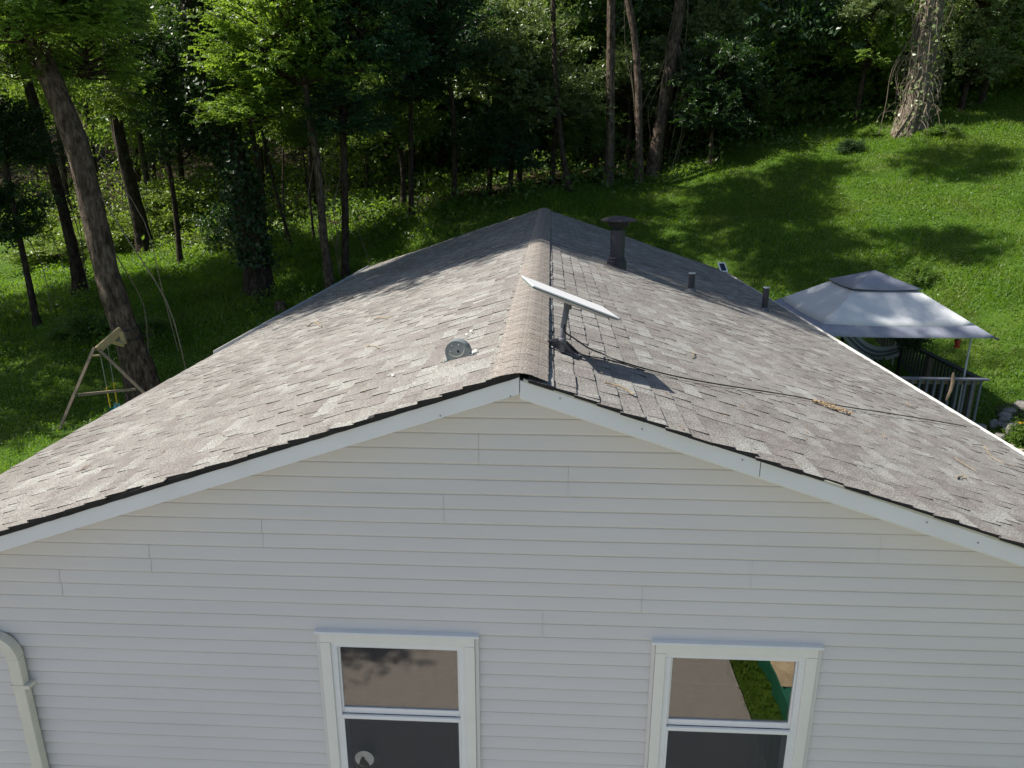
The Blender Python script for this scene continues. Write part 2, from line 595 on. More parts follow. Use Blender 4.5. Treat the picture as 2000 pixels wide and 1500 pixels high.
house = empty('house', (HX, 12, 0))
tag(house, 'grey shingled single storey house with pale vinyl siding and white trimmed gable', 'house')
HO = Vector(house.location)


def hp(name, mb, mat, parent=None, **k):
    """a part of the house: vertices are given in world space"""
    base = HO if parent is None else Vector(parent['_w'])
    mb.v = [tuple(Vector(p) - base) for p in mb.v]
    o = mb.build(name, mat, parent or house, **k)
    return o


def sub_empty(o):
    o['_w'] = tuple(HO + Vector(o.location))
    return o


# --- roof: deck of felt-covered boards, then shingles on top
rf = MB()
th = .05
for (x0, x1, f, s) in ((XL + .02, HX, zL, -1), (HX, XR - .02, zR, 1)):
    a, b = f(x0) - .02, f(x1) - .02
    fy_ = FASC_Y + .006
    vs = [(x0, fy_, a - th), (x1, fy_, b - th), (x1, YB - .02, b - th), (x0, YB - .02, a - th),
          (x0, fy_, a), (x1, fy_, b), (x1, YB - .02, b), (x0, YB - .02, a)]
    rf.poly(vs, [(0, 3, 2, 1), (4, 5, 6, 7), (0, 1, 5, 4), (1, 2, 6, 5), (2, 3, 7, 6), (3, 0, 4, 7)])
roof = hp('roof', rf, M['felt'])
roof['_w'] = tuple(HO)

EXPO = .1272                             # course spacing measured across, in x


def build_shingles():
    pieces = []                          # (key for size, verts(8), material)
    rs = random.Random(7)
    for side in (-1, 1):
        nc = int((HALF + .02) / EXPO) + 1
        for c in range(1, nc + 1):
            # butt edge at distance d from ridge, the piece runs up under the course above
            d1 = .06 + c * EXPO
            if d1 > HALF + .05:
                break
            d0 = d1 - EXPO - .012
            y = YF + rs.uniform(-.02, .02) - rs.uniform(0, .12)
            raised = rs.random() < .5
            first = True
            skew_prev = 0.0
            while y < YB:
                wdt = rs.choice((.09, .12, .14, .17, .2, .26)) * rs.uniform(.9, 1.15)
                y2 = min(y + wdt, YB + rs.uniform(-.01, .01))
                if YB - y2 < .06:
                    y2 = YB
                ya = max(y, YF + rs.uniform(-.012, .014)) if first else y
                if y2 - ya > .03:
                    sk = rs.uniform(-.018, .018) if raised else skew_prev
                    tk = (.0088 if raised else .0045) + rs.uniform(-.001, .0015)
                    sag = .006 * math.sin(y * .9 + c * .2) + .003 * math.sin(y * 2.3 - c * .4)
                    lift = 0.0
                    if side > 0 and c < 9 and y < 11:
                        tk += rs.uniform(.003, .008) * (1 - c / 10)
                    if first and rs.random() < .5:
                        lift = rs.uniform(.003, .012)
                    def P(d, yy, h):
                        x = HX + side * d
                        return (x, yy, (zL(x) if side < 0 else zR(x)) + h + sag)
                    j = rs.uniform(-.004, .004)
                    g = .0014
                    e0, e1 = d1 + j, d1 + j + rs.uniform(-.003, .003)
                    s0 = 0 if first else skew_prev
                    vs = [P(d0, ya + g - s0 * .5, -.014), P(d0, y2 - g - sk * .5, -.014), P(e1, y2 - g + sk * .5, -.012), P(e0, ya + g + s0 * .5, -.012),
                          P(d0, ya + g - s0 * .5, .0015), P(d0, y2 - g - sk * .5, .0015), P(e1, y2 - g + sk * .5, tk + lift), P(e0, ya + g + s0 * .5, tk + lift)]
                    if side > 0:
                        vs = vs[:4][::-1] + vs[4:][::-1]
                    mi = rs.choices(range(6), (4, 3, 2, 4, 2, 2))[0]
                    dist = math.hypot(ya, HX + side * d1)
                    pieces.append((dist / math.sqrt(wdt), vs, mi))
                    skew_prev = sk
                first = False
                y = y2
                raised = not raised if rs.random() < .8 else raised
    pieces = [p for p in pieces if True]
    # the largest in the picture become parts of their own
    vis = sorted(range(len(pieces)), key=lambda i: pieces[i][0] + (0 if abs(pieces[i][1][0][0] * FPX / max(pieces[i][1][0][1], 1)) < 1010 + 60 * pieces[i][1][0][1] * 0 else 99))
    single = set(vis[:298])
    faces = [(0, 1, 2, 3), (7, 6, 5, 4), (4, 5, 1, 0), (5, 6, 2, 1), (6, 7, 3, 2), (7, 4, 0, 3)]
    bv, bf, bm = [], [], []
    for i, (_, vs, mi) in enumerate(pieces):
        if i in single:
            c = sum((Vector(v) for v in vs), Vector()) / 8
            me = bpy.data.meshes.new('shingle')
            me.from_pydata([tuple(Vector(v) - c) for v in vs], [], faces)
            me.materials.append(M['shingle'][mi])
            me.materials.append(M['felt'])
            me.polygons.foreach_set('material_index', [0, 0, 1, 1, 1, 1])
            link('shingle', me, None, roof, c - HO)
        else:
            b = len(bv)
            bv += [tuple(Vector(v) - HO) for v in vs]
            bf += [tuple(b + k for k in q) for q in faces]
            bm += [mi, mi, 6, 6, 6, 6]
    me = mesh_np('shingle_field', bv, bf)
    me.polygons.foreach_set('material_index', np.array(bm, np.int32))
    o = link('shingle_field', me, M['shingle'] + [M['felt']], roof)
    o['kind'] = 'stuff'


build_shingles()

# --- ridge caps: bent shingles, each lapped over the next
cap_pitch = .142
ncap = int((YB - YF) / cap_pitch) + 1
prof = []
e_l, e_r, apex = zL(HX - .155) + .011, zR(HX + .158) + .029, AL - .004
for k in range(13):
    t = k / 12 * 2 - 1
    e = e_l if t < 0 else e_r
    prof.append((t * .157, e + (apex - e) * (1 - abs(t) ** 1.55)))
cap_meshes = []
for var in range(4):
    rs = random.Random(var)
    vs, fs = [], []
    for iy, (yy, hh) in enumerate(((0, .0022), (.20, -.0005))):
        for (d, z) in prof:
            vs.append((d * (1 + rs.uniform(-.02, .02)), yy + rs.uniform(-.004, .004), z + hh + rs.uniform(-.001, .001)))
        for (d, z) in prof:
            vs.append((d, yy, z + hh - .003))
    n = 13
    for k in range(n - 1):
        fs += [(k, k + 1, 2 * n + k + 1, 2 * n + k), (n + k + 1, n + k, 3 * n + k, 3 * n + k + 1), (n + k, n + k + 1, k + 1, k)]
    fs += [(n, 0, 2 * n, 3 * n), (n - 1, 2 * n - 1, 4 * n - 1, 3 * n - 1)]
    me = bpy.data.meshes.new('ridge_cap')
    me.from_pydata(vs, [], fs)
    me.polygons.foreach_set('use_smooth', [True] * len(fs))
    me.set_sharp_from_angle(angle=R(50))
    me.materials.append(M['cap'][var])
    cap_meshes.append(me)
for k in range(ncap - 1):
    o = link('ridge_cap', cap_meshes[k % 4], None, roof, Vector((HX, YF - .005 + k * cap_pitch, .0)) - HO)
    o.rotation_euler = (0, 0, random.uniform(-.008, .008))

# --- rake boards: two white fascia lengths each side, butted at the peak
for side, f in ((-1, zL), (1, zR)):
    top, bot = (-.037, -.138) if side < 0 else (-.026, -.128)
    xe = XL if side < 0 else XR
    cuts = [HX, HX + side * 1.36 if side > 0 else xe, xe] if side > 0 else [HX, xe]
    for a, b in zip(cuts[:-1], cuts[1:]):
        g = .002 * side
        a2, b2 = a + g, b - g
        mb = MB()
        za, zb = f(a2), f(b2)
        ys0, ys1 = FASC_Y, FASC_Y + .03
        vs = []
        for y in (ys0, ys1):
            vs += [(a2, y, za + bot), (b2, y, zb + bot), (b2, y, zb + top), (a2, y, za + top)]
        fs = [(0, 1, 2, 3), (7, 6, 5, 4), (0, 4, 5, 1), (1, 5, 6, 2), (2, 6, 7, 3), (3, 7, 4, 0)]
        if side < 0:
            fs = [q[::-1] for q in fs]
        mb.poly(vs, fs)
        hp('rake_board', mb, M['fascia'], bevel=.003)
    # pale drip edge under the shingle line
    mb = MB()
    zs = []
    x0, x1 = HX + side * (.10 if side < 0 else .02), xe
    t0 = -.056 if side < 0 else -.024
    t1 = -.034 if side < 0 else -.010
    if side > 0:
        vs = []
        for y in (FASC_Y - .006, FASC_Y + .02):
            vs += [(x0, y, f(x0) + t0), (x1, y, f(x1) + t0), (x1, y, f(x1) + t1), (x0, y, f(x0) + t1)]
        mb.poly(vs, [(0, 1, 2, 3), (7, 6, 5, 4), (0, 4, 5, 1), (1, 5, 6, 2), (2, 6, 7, 3), (3, 7, 4, 0)])
        hp('drip_edge', mb, M['pale_strip'])
    else:
        # ragged black felt edge showing below the left shingles
        vs, fs = [], []
        n = 90
        for i in range(n + 1):
            x = HX + (xe - HX) * i / n
            jt = random.uniform(-.006, .006)
            vs += [(x, FASC_Y - .012 + jt, f(x) - .036), (x, FASC_Y - .016 + jt, f(x) - .004), (x, FASC_Y + .03, f(x) - .004)]
        for i in range(n):
            for k in (0, 1):
                a = i * 3 + k
                fs.append((a, a + 1, a + 4, a + 3))
        mb.poly(vs, fs)
        hp('felt_edge', mb, M['felt'])
    # soffit
    mb = MB()
    vs = []
    for y in (FASC_Y + .031, WALL_Y + .02):
        vs += [(HX, y, f(HX) - .145), (xe, y, f(xe) - .145), (xe, y, f(xe) - .125), (HX, y, f(HX) - .125)]
    mb.poly(vs, [(0, 1, 2, 3), (7, 6, 5, 4), (0, 4, 5, 1), (1, 5, 6, 2), (2, 6, 7, 3), (3, 7, 4, 0)])
    hp('soffit', mb, M['fascia'])
# screws in the rake boards
for u, v in ((997, 774), (860, 812), (1094, 778), (1254, 838), (1450, 898), (1910, 1060), (370, 932), (1810, 1020)):
    p = at(u, v, FASC_Y - .001)
    mb = MB().tube([p, p - Vector((0, .004, 0))], .0045, 8)
    hp('screw', mb, M['screw'])

# --- gutters
for side, f, y0 in ((-1, zL, 10.3), (1, zR, YF)):
    xe = XL if side < 0 else XR
    mb = MB()
    z = f(xe)
    pr = [(0, -.02), (0, -.13), (.075, -.13), (.105, -.08), (.105, -.01), (.098, -.01), (.098, -.075), (.07, -.12), (.008, -.12), (.008, -.02)]
    if side > 0:
        pr = [(a * .85, b + (.009 if a > .09 else 0)) for a, b in pr]
    else:
        pr = [(a, b + (.02 if a > .09 else 0)) for a, b in pr]
    vs = []
    for y in (y0, YB):
        vs += [(xe + side * a, y, z + b) for a, b in pr]
    n = len(pr)
    fs = [(k, (k + 1) % n, n + (k + 1) % n, n + k) for k in range(n)] + [tuple(range(n)), tuple(range(2 * n - 1, n - 1, -1))]
    mb.poly(vs, fs)
    hp('gutter', mb, M['gutter'])

# --- walls: a core, and the courses of siding in front of it
WINS = [(-1.504, -.444), (.716, 1.778)]
WTOP, WBOT = 2.432, 1.02
wl = MB()
wy0, wy1 = WALL_Y + .03, WALL_Y + .12
xa, xb = XL + .32, XR - .32
segs = [(xa, WINS[0][0] + .06, 0, WTOP), (WINS[0][1] - .06, WINS[1][0] + .06, 0, WTOP), (WINS[1][1] - .06, xb, 0, WTOP)]
for x0, x1, z0, z1 in segs:
    wl.box((x0, wy0, z0), (x1, wy1, z1))
for x0, x1 in WINS:
    wl.box((x0 + .06, wy0, 0), (x1 - .06, wy1, WBOT))
wl.poly([(xa, wy0, WTOP), (xb, wy0, WTOP), (xb, wy0, zR(xb) - .09), (HX, wy0, AR - .09), (xa, wy0, zL(xa) - .09),
         (xa, wy1, WTOP), (xb, wy1, WTOP), (xb, wy1, zR(xb) - .09), (HX, wy1, AR - .09), (xa, wy1, zL(xa) - .09)],
        [(0, 1, 2, 3, 4), (9, 8, 7, 6, 5), (0, 5, 6, 1), (1, 6, 7, 2), (4, 9, 5, 0)])
# side and back walls
wl.box((xa, wy1, 0), (xa + .1, YB - .3, zL(xa) - .09))
wl.box((xb - .1, wy1, 0), (xb, YB - .3, zR(xb) - .09))
wl.box((xa + .1, YB - .4, 0), (xb - .1, YB - .3, 2.6))
wall = hp('wall', wl, M['siding'])
wall['_w'] = tuple(HO)

ROW = .2028


def siding_rows():
    seam = {0: [-.009], 1: [-3.224, .624], 2: [-2.583, 1.298], 3: [-1.815, 2.057], 4: [-.637], 5: [.135], 6: [-.413], 7: [], 8: []}
    rs = random.Random(3)
    for k in range(-12, 9):
        z0 = WTOP + k * ROW
        z1 = z0 + ROW
        cuts = [xa] + (seam.get(k) or ([] if k > 0 else [])) + [xb]
        parts = []
        if k >= 0:
            for a, b in zip(cuts[:-1], cuts[1:]):
                parts.append((a, b))
        else:
            parts = [(xa, WINS[0][0] - .012), (WINS[0][1] + .012, WINS[1][0] - .012), (WINS[1][1] + .012, xb)]
            if z1 < WBOT:
                parts = [(xa, xb)]
        for a, b in parts:
            # profile, two laps: bottom of each lap stands proud, top tucks in
            h = ROW / 2
            pf = [(z0 - .004, .036), (z0 - .004, .001), (z0 + .003, -.0035), (z0 + .010, -.003), (z0 + h * .5, .0045), (z0 + h * .82, .0115), (z0 + h - .004, .024), (z0 + h - .0035, .026), (z0 + h - .0035, .001), (z0 + h + .003, -.0035), (z0 + h + .010, -.003), (z0 + h * 1.5, .0045), (z0 + h * 1.82, .0115), (z0 + 2 * h - .004, .024), (z0 + 2 * h + .010, .026)]
            off = .0
            vs = []
            nx = max(2, int((b - a) / .35) + 1)
            ok = True
            for i in range(nx + 1):
                for (z, d) in pf:
                    # clip to the rake
                    lo = HX - (AL - .10 - z) / SL
                    hi = HX + (AR - .10 - z) / SL
                    A, B = max(a, lo), min(b, hi)
                    if B - A < .01:
                        mid = min(max((lo + hi) / 2, a), b)
                        A = B = mid
                    x = A + (B - A) * i / nx
                    lapout = .0
                    if k >= 0 and i == nx and b < xb - .01:
                        x -= .0014                    # a dark joint at the lap
                        lapout = -.001
                    wav = .0016 * math.sin(x * 2.1 + k * 1.7) + .001 * math.sin(x * 5.3 + k)
                    if i in (0, nx):
                        wav *= .5
                    vs.append((x, WALL_Y + d + lapout + wav, z))
            n = len(pf)
            fs = []
            for i in range(nx):
                for q in range(n - 1):
                    p = i * n + q
                    fs.append((p, p + n, p + n + 1, p + 1))
            mb = MB().poly(vs, fs)
            hp('siding_panel', mb, M['siding'], wall)


siding_rows()

# --- windows
for wi, (x0, x1) in enumerate(WINS):
    cx = (x0 + x1) / 2
    win = empty('window', Vector((cx, WALL_Y, WBOT)) - HO)
    win.parent = house
    win['_w'] = (cx, WALL_Y, WBOT)
    tw = .067
    yo = WALL_Y - .03
    # casing boards: head, two legs, sill
    for lo, hi in (((x0 + .012, yo, WTOP - .012 - tw), (x1 - .012, yo + .06, WTOP - .012)),
                   ((x0 + .012, yo, WBOT + .06), (x0 + .012 + tw, yo + .06, WTOP - .014 - tw)),
                   ((x1 - .012 - tw, yo, WBOT + .06), (x1 - .012, yo + .06, WTOP - .014 - tw)),
                   ((x0 - .01, yo - .03, WBOT), (x1 + .01, yo + .06, WBOT + .058))):
        hp('casing', MB().box(lo, hi), M['trim'], win, bevel=.003)
    # J-channel each side and the head flashing
    for a, b in ((x0 - .014, x0 + .010), (x1 - .010, x1 + .014)):
        hp('side_channel', MB().box((a, yo + .012, WBOT), (b, yo + .05, WTOP - .012)), M['siding'], win)
    fl = MB().box((x0 - .018, yo - .012, WTOP - .010), (x1 + .018, yo + .045, WTOP + .010))
    hp('head_flashing', fl, M['fascia'], win, bevel=.003)
    # frame inside the casing
    a, b = x0 + .012 + tw, x1 - .012 - tw
    t = WTOP - .014 - tw
    fw = .040
    fr = MB()
    fr.box((a, yo + .016, t - fw), (b, yo + .10, t))
    fr.box((a, yo + .016, WBOT + .06), (a + fw, yo + .10, t - fw))
    fr.box((b - fw, yo + .016, WBOT + .06), (b, yo + .10, t - fw))
    hp('frame', fr, M['vinyl'], win, bevel=.002)
    a, b, t = a + fw, b - fw, t - fw
    mid = 1.765
    # upper sash, lower sash set further in behind a screen
    us = MB()
    sw = .014
    us.box((a, yo + .034, t - sw), (b, yo + .058, t))
    us.box((a, yo + .034, mid), (a + sw, yo + .058, t - sw))
    us.box((b - sw, yo + .034, mid), (b, yo + .058, t - sw))
    us.box((a + sw, yo + .034, mid), (b - sw, yo + .058, mid + .045))
    hp('upper_sash', us, M['vinyl'], win, bevel=.002)
    hp('pane', MB().box((a + sw, yo + .044, mid + .045), (b - sw, yo + .050, t - sw)), M['glass'], win)
    ls = MB()
    ls.box((a, yo + .014, mid - .034), (b, yo + .032, mid - .004))
    ls.box((a, yo + .014, WBOT + .06), (a + sw, yo + .032, mid - .034))
    ls.box((b - sw, yo + .014, WBOT + .06), (b, yo + .032, mid - .034))
    hp('screen_frame', ls, M['vinyl'], win, bevel=.002)
    hp('insect_screen', MB().box((a + sw, yo + .022, WBOT + .06), (b - sw, yo + .0235, mid - .034)), M['screen'], win)
    l2 = MB()
    l2.box((a, yo + .064, mid - .02), (b, yo + .088, mid + .022))
    l2.box((a, yo + .064, WBOT + .06), (a + .03, yo + .088, mid - .02))
    l2.box((b - .03, yo + .064, WBOT + .06), (b, yo + .088, mid - .02))
    hp('lower_sash', l2, M['vinyl'], win)
    hp('pane', MB().box((a + .03, yo + .074, WBOT + .06), (b - .03, yo + .079, mid - .02)), M['glass'], win)
    # the dim room behind: walls and floor of a shallow bay
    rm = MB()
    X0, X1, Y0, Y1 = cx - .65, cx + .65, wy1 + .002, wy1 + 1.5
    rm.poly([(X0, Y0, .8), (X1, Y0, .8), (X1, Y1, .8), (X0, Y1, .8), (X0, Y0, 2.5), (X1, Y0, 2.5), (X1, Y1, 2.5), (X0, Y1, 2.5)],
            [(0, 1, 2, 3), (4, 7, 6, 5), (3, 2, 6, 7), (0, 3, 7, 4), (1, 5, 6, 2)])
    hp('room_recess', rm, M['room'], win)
    if wi == 1:
        cu = MB()
        vs, fs = [], []
        for i in range(25):
            x = b - .20 + .19 * i / 24
            vs += [(x, wy1 + .05 + .015 * math.sin(i * 1.3), .85), (x, wy1 + .05 + .015 * math.sin(i * 1.3), 1.72)]
        fs = [(2 * i, 2 * i + 2, 2 * i + 3, 2 * i + 1) for i in range(24)]
        hp('curtain', cu.poly(vs, fs), M['curtain'], win)
    if wi == 0:
        # round decal on the lower pane: pale moon with a dark howling wolf
        c = at(712, 1482, yo + .021)
        rr = .068
        n = 40
        hp('moon_decal', MB().poly([(c.x + rr * math.cos(2 * math.pi * k / n), yo + .0205, c.z + rr * math.sin(2 * math.pi * k / n)) for k in range(n)], [tuple(range(n))]), M['moon'], win)
        wolf = [(-.62, -.78), (-.52, -.35), (-.40, -.02), (-.30, .10), (-.36, .30), (-.22, .22), (-.10, .34), (-.06, .20), (.06, .12), (.02, .0), (.10, -.12), (.26, -.3), (.42, -.55), (.5, -.86), (0, -1)]
        hp('wolf_silhouette', MB().poly([(c.x + p * rr, yo + .0195, c.z + q * rr) for p, q in wolf], [tuple(range(len(wolf)))]), M['silhouette'], win)

# --- downspout with its ribbed elbow, on the gable near the left corner
ds = MB()
dy0, dy1 = WALL_Y - .072, WALL_Y - .012
ds.box((-3.665, dy0, .05), (-3.582, dy1, 2.165))
spout = hp('downspout', ds, M['pvc'], bevel=.006)
spout['_w'] = tuple(HO)
el = MB()
vs, fs = [], []
seg = 14
for i in range(seg + 1):
    a = (math.pi * .42) * i / seg
    cx_, cz_ = -3.775, 2.165
    rin, rout = .11, .19
    bump = .004 * (i % 2)
    for rr in (rin + bump, rout + bump * .3):
        x = cx_ + rr * math.cos(a)
        z = cz_ + rr * math.sin(a)
        vs += [(x, dy0 - .002 - bump * .5, z), (x, dy1 + .002, z)]
for i in range(seg):
    b = i * 4
    fs += [(b, b + 4, b + 6, b + 2), (b + 3, b + 7, b + 5, b + 1), (b + 2, b + 6, b + 7, b + 3), (b + 1, b + 5, b + 4, b)]
hp('elbow', el.poly(vs, fs), M['pvc'], spout)
e0 = Vector((-3.775 + .15 * math.cos(math.pi * .42), (dy0 + dy1) / 2, 2.165 + .15 * math.sin(math.pi * .42)))
hp('upper_run', MB().bar(e0, e0 + Vector((-.95, 0, .24)), .062, .078), M['pvc'], spout, bevel=.005)
hp('strap', MB().box((-3.677, dy0 - .004, 1.93), (-3.545, dy1 + .012, 1.955)), M['pvc'], spout)

# --- flue, two vent pipes
fx, fy = 1.045, 11.47
fz = zR(fx)
flue = empty('chimney_flue', Vector((fx, fy, fz)) - HO)
flue.parent = house
flue['_w'] = (fx, fy, fz)
hp('flue_pipe', MB().lathe([(.112, -.12), (.112, .56)], 20, (fx, fy, fz)), M['dark_pipe'], flue, smooth=False)
hp('collar', MB().lathe([(.150, -.10), (.150, .09), (.128, .105), (.128, .125), (.112, .13)], 20, (fx, fy, fz)), M['dark_pipe'], flue)
hp('storm_ring', MB().lathe([(.118, .125), (.135, .13), (.118, .15)], 20, (fx, fy, fz)), M['rust'], flue)
hp('cap_throat', MB().lathe([(.085, .56), (.085, .61), (.15, .615), (.165, .70), (.10, .71)], 20, (fx, fy, fz)), M['fabric_dark'], flue)
hp('cap', MB().lathe([(.275, .69), (.285, .704), (.21, .74), (.08, .768), (.0, .77)], 8, (fx, fy, fz)), M['rust'], flue)
for (vx, vy, hgt, r) in ((2.245, 11.62, .29, .052), (3.74, 12.71, .40, .052)):
    vz = zR(vx)
    vp = empty('vent_pipe', Vector((vx, vy, vz)) - HO)
    vp.parent = house
    vp['_w'] = (vx, vy, vz)
    m_ = MB().lathe([(r, -.08), (r, hgt), (r * .82, hgt), (r * .82, hgt - .05)], 16, (vx, vy, vz))
    hp('pipe', m_, M['dark_pipe'], vp)
    hp('pipe_rim', MB().lathe([(r + .002, hgt - .012), (r + .002, hgt + .004), (r * .8, hgt + .004), (r * .8, hgt - .012)], 16, (vx, vy, vz)), M['pole_white'], vp)
    hp('boot', MB().lathe([(.10, -.05), (.085, .0), (.058, .05)], 16, (vx, vy, vz)), M['mount_dark'], vp)

# ------------------------------------------------------------------ things on the roof
RN = Vector((SL, 0, 1)).normalized()     # right slope normal
RXD = Vector((1, 0, -SL)).normalized()   # down the right slope
LN = Vector((-SL, 0, 1)).normalized()


def on_roof(u, v, lift=.012):
    """the point of the roof seen at a pixel"""
    d = ray(u, v)
    t = (AR + SL * HX - CAM_Z) / (d.z + SL * d.x)
    p = Vector((0, 0, CAM_Z)) + d * t
    if p.x < HX:
        t = (AL - SL * HX - CAM_Z) / (d.z - SL * d.x)
        p = Vector((0, 0, CAM_Z)) + d * t
    return p + Vector((0, 0, lift))


# satellite dish
zax = Vector((.368, .066, .928)).normalized()
xax = Vector((.903, .214, -.373))
xax = (xax - zax * xax.dot(zax)).normalized()
yax = zax.cross(xax)
DC = Vector((.135, 4.743, 4.572))
base = on_roof(1098, 690, .012)
dish = empty('satellite_dish', base)
tag(dish, 'white rectangular satellite dish tilted on a grey mast by the ridge', 'satellite dish')
DM = Matrix((xax, yax, zax)).transposed().to_4x4()
DM.translation = DC - base
a, b = .306, .186


def dpart(name, mb, mat, **k):
    mb.v = [tuple(DM @ Vector(p)) for p in mb.v]
    return mb.build(name, mat, dish, **k)


dpart('panel', MB().box((-a, -b, -.004), (a, b, .005)), M['dish_white'], bevel=.003)
dpart('edge_band', MB().box((-a + .002, -b + .002, -.013), (a - .002, b - .002, -.0045)), M['dish_edge'])
dpart('back_shell', MB().poly([(-a + .01, -b + .01, -.0135), (a - .01, -b + .01, -.0135), (a - .01, b - .01, -.0135), (-a + .01, b - .01, -.0135),
                              (-a * .55, -b * .55, -.036), (a * .55, -b * .55, -.036), (a * .55, b * .55, -.036), (-a * .55, b * .55, -.036)],
                             [(0, 4, 5, 1), (1, 5, 6, 2), (2, 6, 7, 3), (3, 7, 4, 0), (7, 6, 5, 4)]), M['dish_back'])
top = DC - zax * .03 - base
MB().tube([(0, 0, .0), (top.x * .15, top.y * .15, top.z * .5), tuple(top)], [.0215, .020, .019], 14).build('mast', M['mount_grey'], dish, smooth=True)
MB().tube([tuple(top - Vector((0, 0, .05))), tuple(top + zax * .006)], [.026, .03], 12).build('mast_joint', M['mount_dark'], dish)
# base: a sloping foot with triangular webs
L = on_roof(1064, 671, .02) - base
Q = on_roof(1131, 697, .012) - base
d_ = (Q - L).normalized()
s_ = RN.cross(d_).normalized()
fb = MB()
for off in (-.068, .05):
    pk = Vector((0, 0, .078))
    vs = [L + s_ * off * .5, Q + s_ * off, pk + s_ * off * .62 - d_ * .026, pk + s_ * off * .62 + d_ * .03]
    t = s_ * .004
    fb.poly([v - t for v in vs] + [v + t for v in vs], [(0, 1, 3, 2), (4, 6, 7, 5), (0, 4, 5, 1), (1, 5, 7, 3), (3, 7, 6, 2), (2, 6, 4, 0)])
fb.build('foot_web', M['mount_dark'], dish, bevel=.002)
fp = MB()
for off in (-.068, .05):
    fp.bar(L + s_ * off * .5, Q + s_ * off, .016, .018, RN)
fp.bar(L - s_ * .02, L + s_ * .02, .02, .02, RN)
fp.bar(Q - s_ * .055, Q + s_ * .055, .014, .012, RN)
fp.build('foot_rail', M['mount_grey'], dish, bevel=.002)
MB().lathe([(.025, .06), (.025, .09), (.022, .095)], 12).build('mast_socket', M['mount_grey'], dish)
seal = MB()
for t in (-.02, .0, .02):
    seal.lathe([(.016, -.012), (.018, .004), (.006, .012)], 7, tuple(L + s_ * t))
for t in (.25, .45, .8):
    seal.lathe([(.012, -.016), (.013, -.008), (.004, -.002)], 7, tuple(L.lerp(Q, t) - s_ * .052))
seal.build('sealant', M['pale_metal'], dish)

# the cable from the dish to the right gutter
cp = [at(1103, 634, 4.69), at(1102, 644, 4.66), at(1106, 651, 4.66), at(1120, 660, 4.64), at(1150, 680, 4.66)]
for u, v in ((1176, 697), (1200, 709), (1250, 725), (1320, 742), (1400, 757), (1500, 772), (1560, 781), (1600, 790), (1650, 800), (1720, 810), (1800, 822), (1868, 834), (1886, 838)):
    cp.append(on_roof(u, v, .022 + random.uniform(0, .006)))


def smooth_path(pts, k=4):
    out = []
    pts = [Vector(p) for p in pts]
    for i in range(len(pts) - 1):
        p0, p1, p2, p3 = pts[max(i - 1, 0)], pts[i], pts[i + 1], pts[min(i + 2, len(pts) - 1)]
        for j in range(k):
            t = j / k
            out.append(.5 * ((2 * p1) + (p2 - p0) * t + (2 * p0 - 5 * p1 + 4 * p2 - p3) * t * t + (3 * p1 - p0 - 3 * p2 + p3) * t ** 3))
    out.append(pts[-1])
    return out


def origin_mesh(name, mb, mat, label, cat, group=None, smooth=False, ref=None, bevel=0):
    """a one-mesh thing, its origin at its first point"""
    c = Vector(ref) if ref is not None else Vector(mb.v[0])
    mb.v = [tuple(Vector(p) - c) for p in mb.v]
    o = mb.build(name, mat, None, c, smooth, bevel)
    return tag(o, label, cat, group)


cb = MB().tube(smooth_path(cp), .0052, 6)
origin_mesh('cable', cb, M['cable'], 'thin black cable running from the dish mast down the shingles to the gutter', 'cable', smooth=True)
cq = [base + Q + Vector((0, 0, .01))] + [on_roof(u, v, .018) for u, v in ((1150, 701), (1175, 705), (1215, 715), (1260, 729))]
origin_mesh('cable', MB().tube(smooth_path(cq), .0048, 6), M['cable'], 'short black cable tail from the foot of the dish mount', 'cable', smooth=True)

# old half-round bracket on the left slope
bc = on_roof(897, 699, 0)
br = empty('dish_bracket', bc)
tag(br, 'grey half round metal bracket with a curved slot, left over on the left slope', 'bracket')
ang = math.atan2(-.03, 1)
bx = (on_roof(925, 691, 0) - on_roof(868, 706, 0)).normalized()
bn = LN
by = bn.cross(bx).normalized()
BM = Matrix((bx, by, bn)).transposed().to_4x4()
r0 = .082
pl = MB()
outl = [(-r0, 0)] + [(r0 * math.cos(a_), .035 + r0 * math.sin(a_)) for a_ in np.linspace(math.pi, 0, 17)] + [(r0, 0)]
n = len(outl)
pl.poly([BM @ Vector((x, -.003, z)) for x, z in outl] + [BM @ Vector((x, .003, z)) for x, z in outl],
        [tuple(range(n)), tuple(range(2 * n - 1, n - 1, -1))] + [(k, n + k, n + (k + 1) % n, (k + 1) % n) for k in range(n)])
pl.build('plate', M['grey_metal'], br)
fg = MB()
vs, fs = [], []
for k, (x, z) in enumerate(outl):
    vs += [BM @ Vector((x, -.003, z)), BM @ Vector((x * 1.02, .045, z + .002)), BM @ Vector((x * 1.06, .045, z + .006)), BM @ Vector((x * 1.03, -.006, z + .003))]
for k in range(n - 1):
    for q in range(4):
        fs.append((k * 4 + q, k * 4 + (q + 1) % 4, k * 4 + 4 + (q + 1) % 4, k * 4 + 4 + q))
fg.poly(vs, fs).build('flange', M['grey_metal'], br)
sl = MB()
arc = [(.062 * math.cos(a_), .075 + .062 * math.sin(a_)) for a_ in np.linspace(math.pi * 1.12, math.pi * 1.95, 12)]
vs, fs = [], []
for (x, z) in arc:
    vs += [BM @ Vector((x, -.0042, z - .004)), BM @ Vector((x, -.0042, z + .004))]
fs = [(2 * k, 2 * k + 2, 2 * k + 3, 2 * k + 1) for k in range(len(arc) - 1)]
sl.poly(vs, fs).build('curved_slot', M['pale_strip'], br)
for x, z in ((-.02, .095), (-.045, .06), (.03, .088)):
    MB().tube([BM @ Vector((x, -.003, z)), BM @ Vector((x, -.005, z))], .004, 8).build('rivet', M['pale_metal'], br)
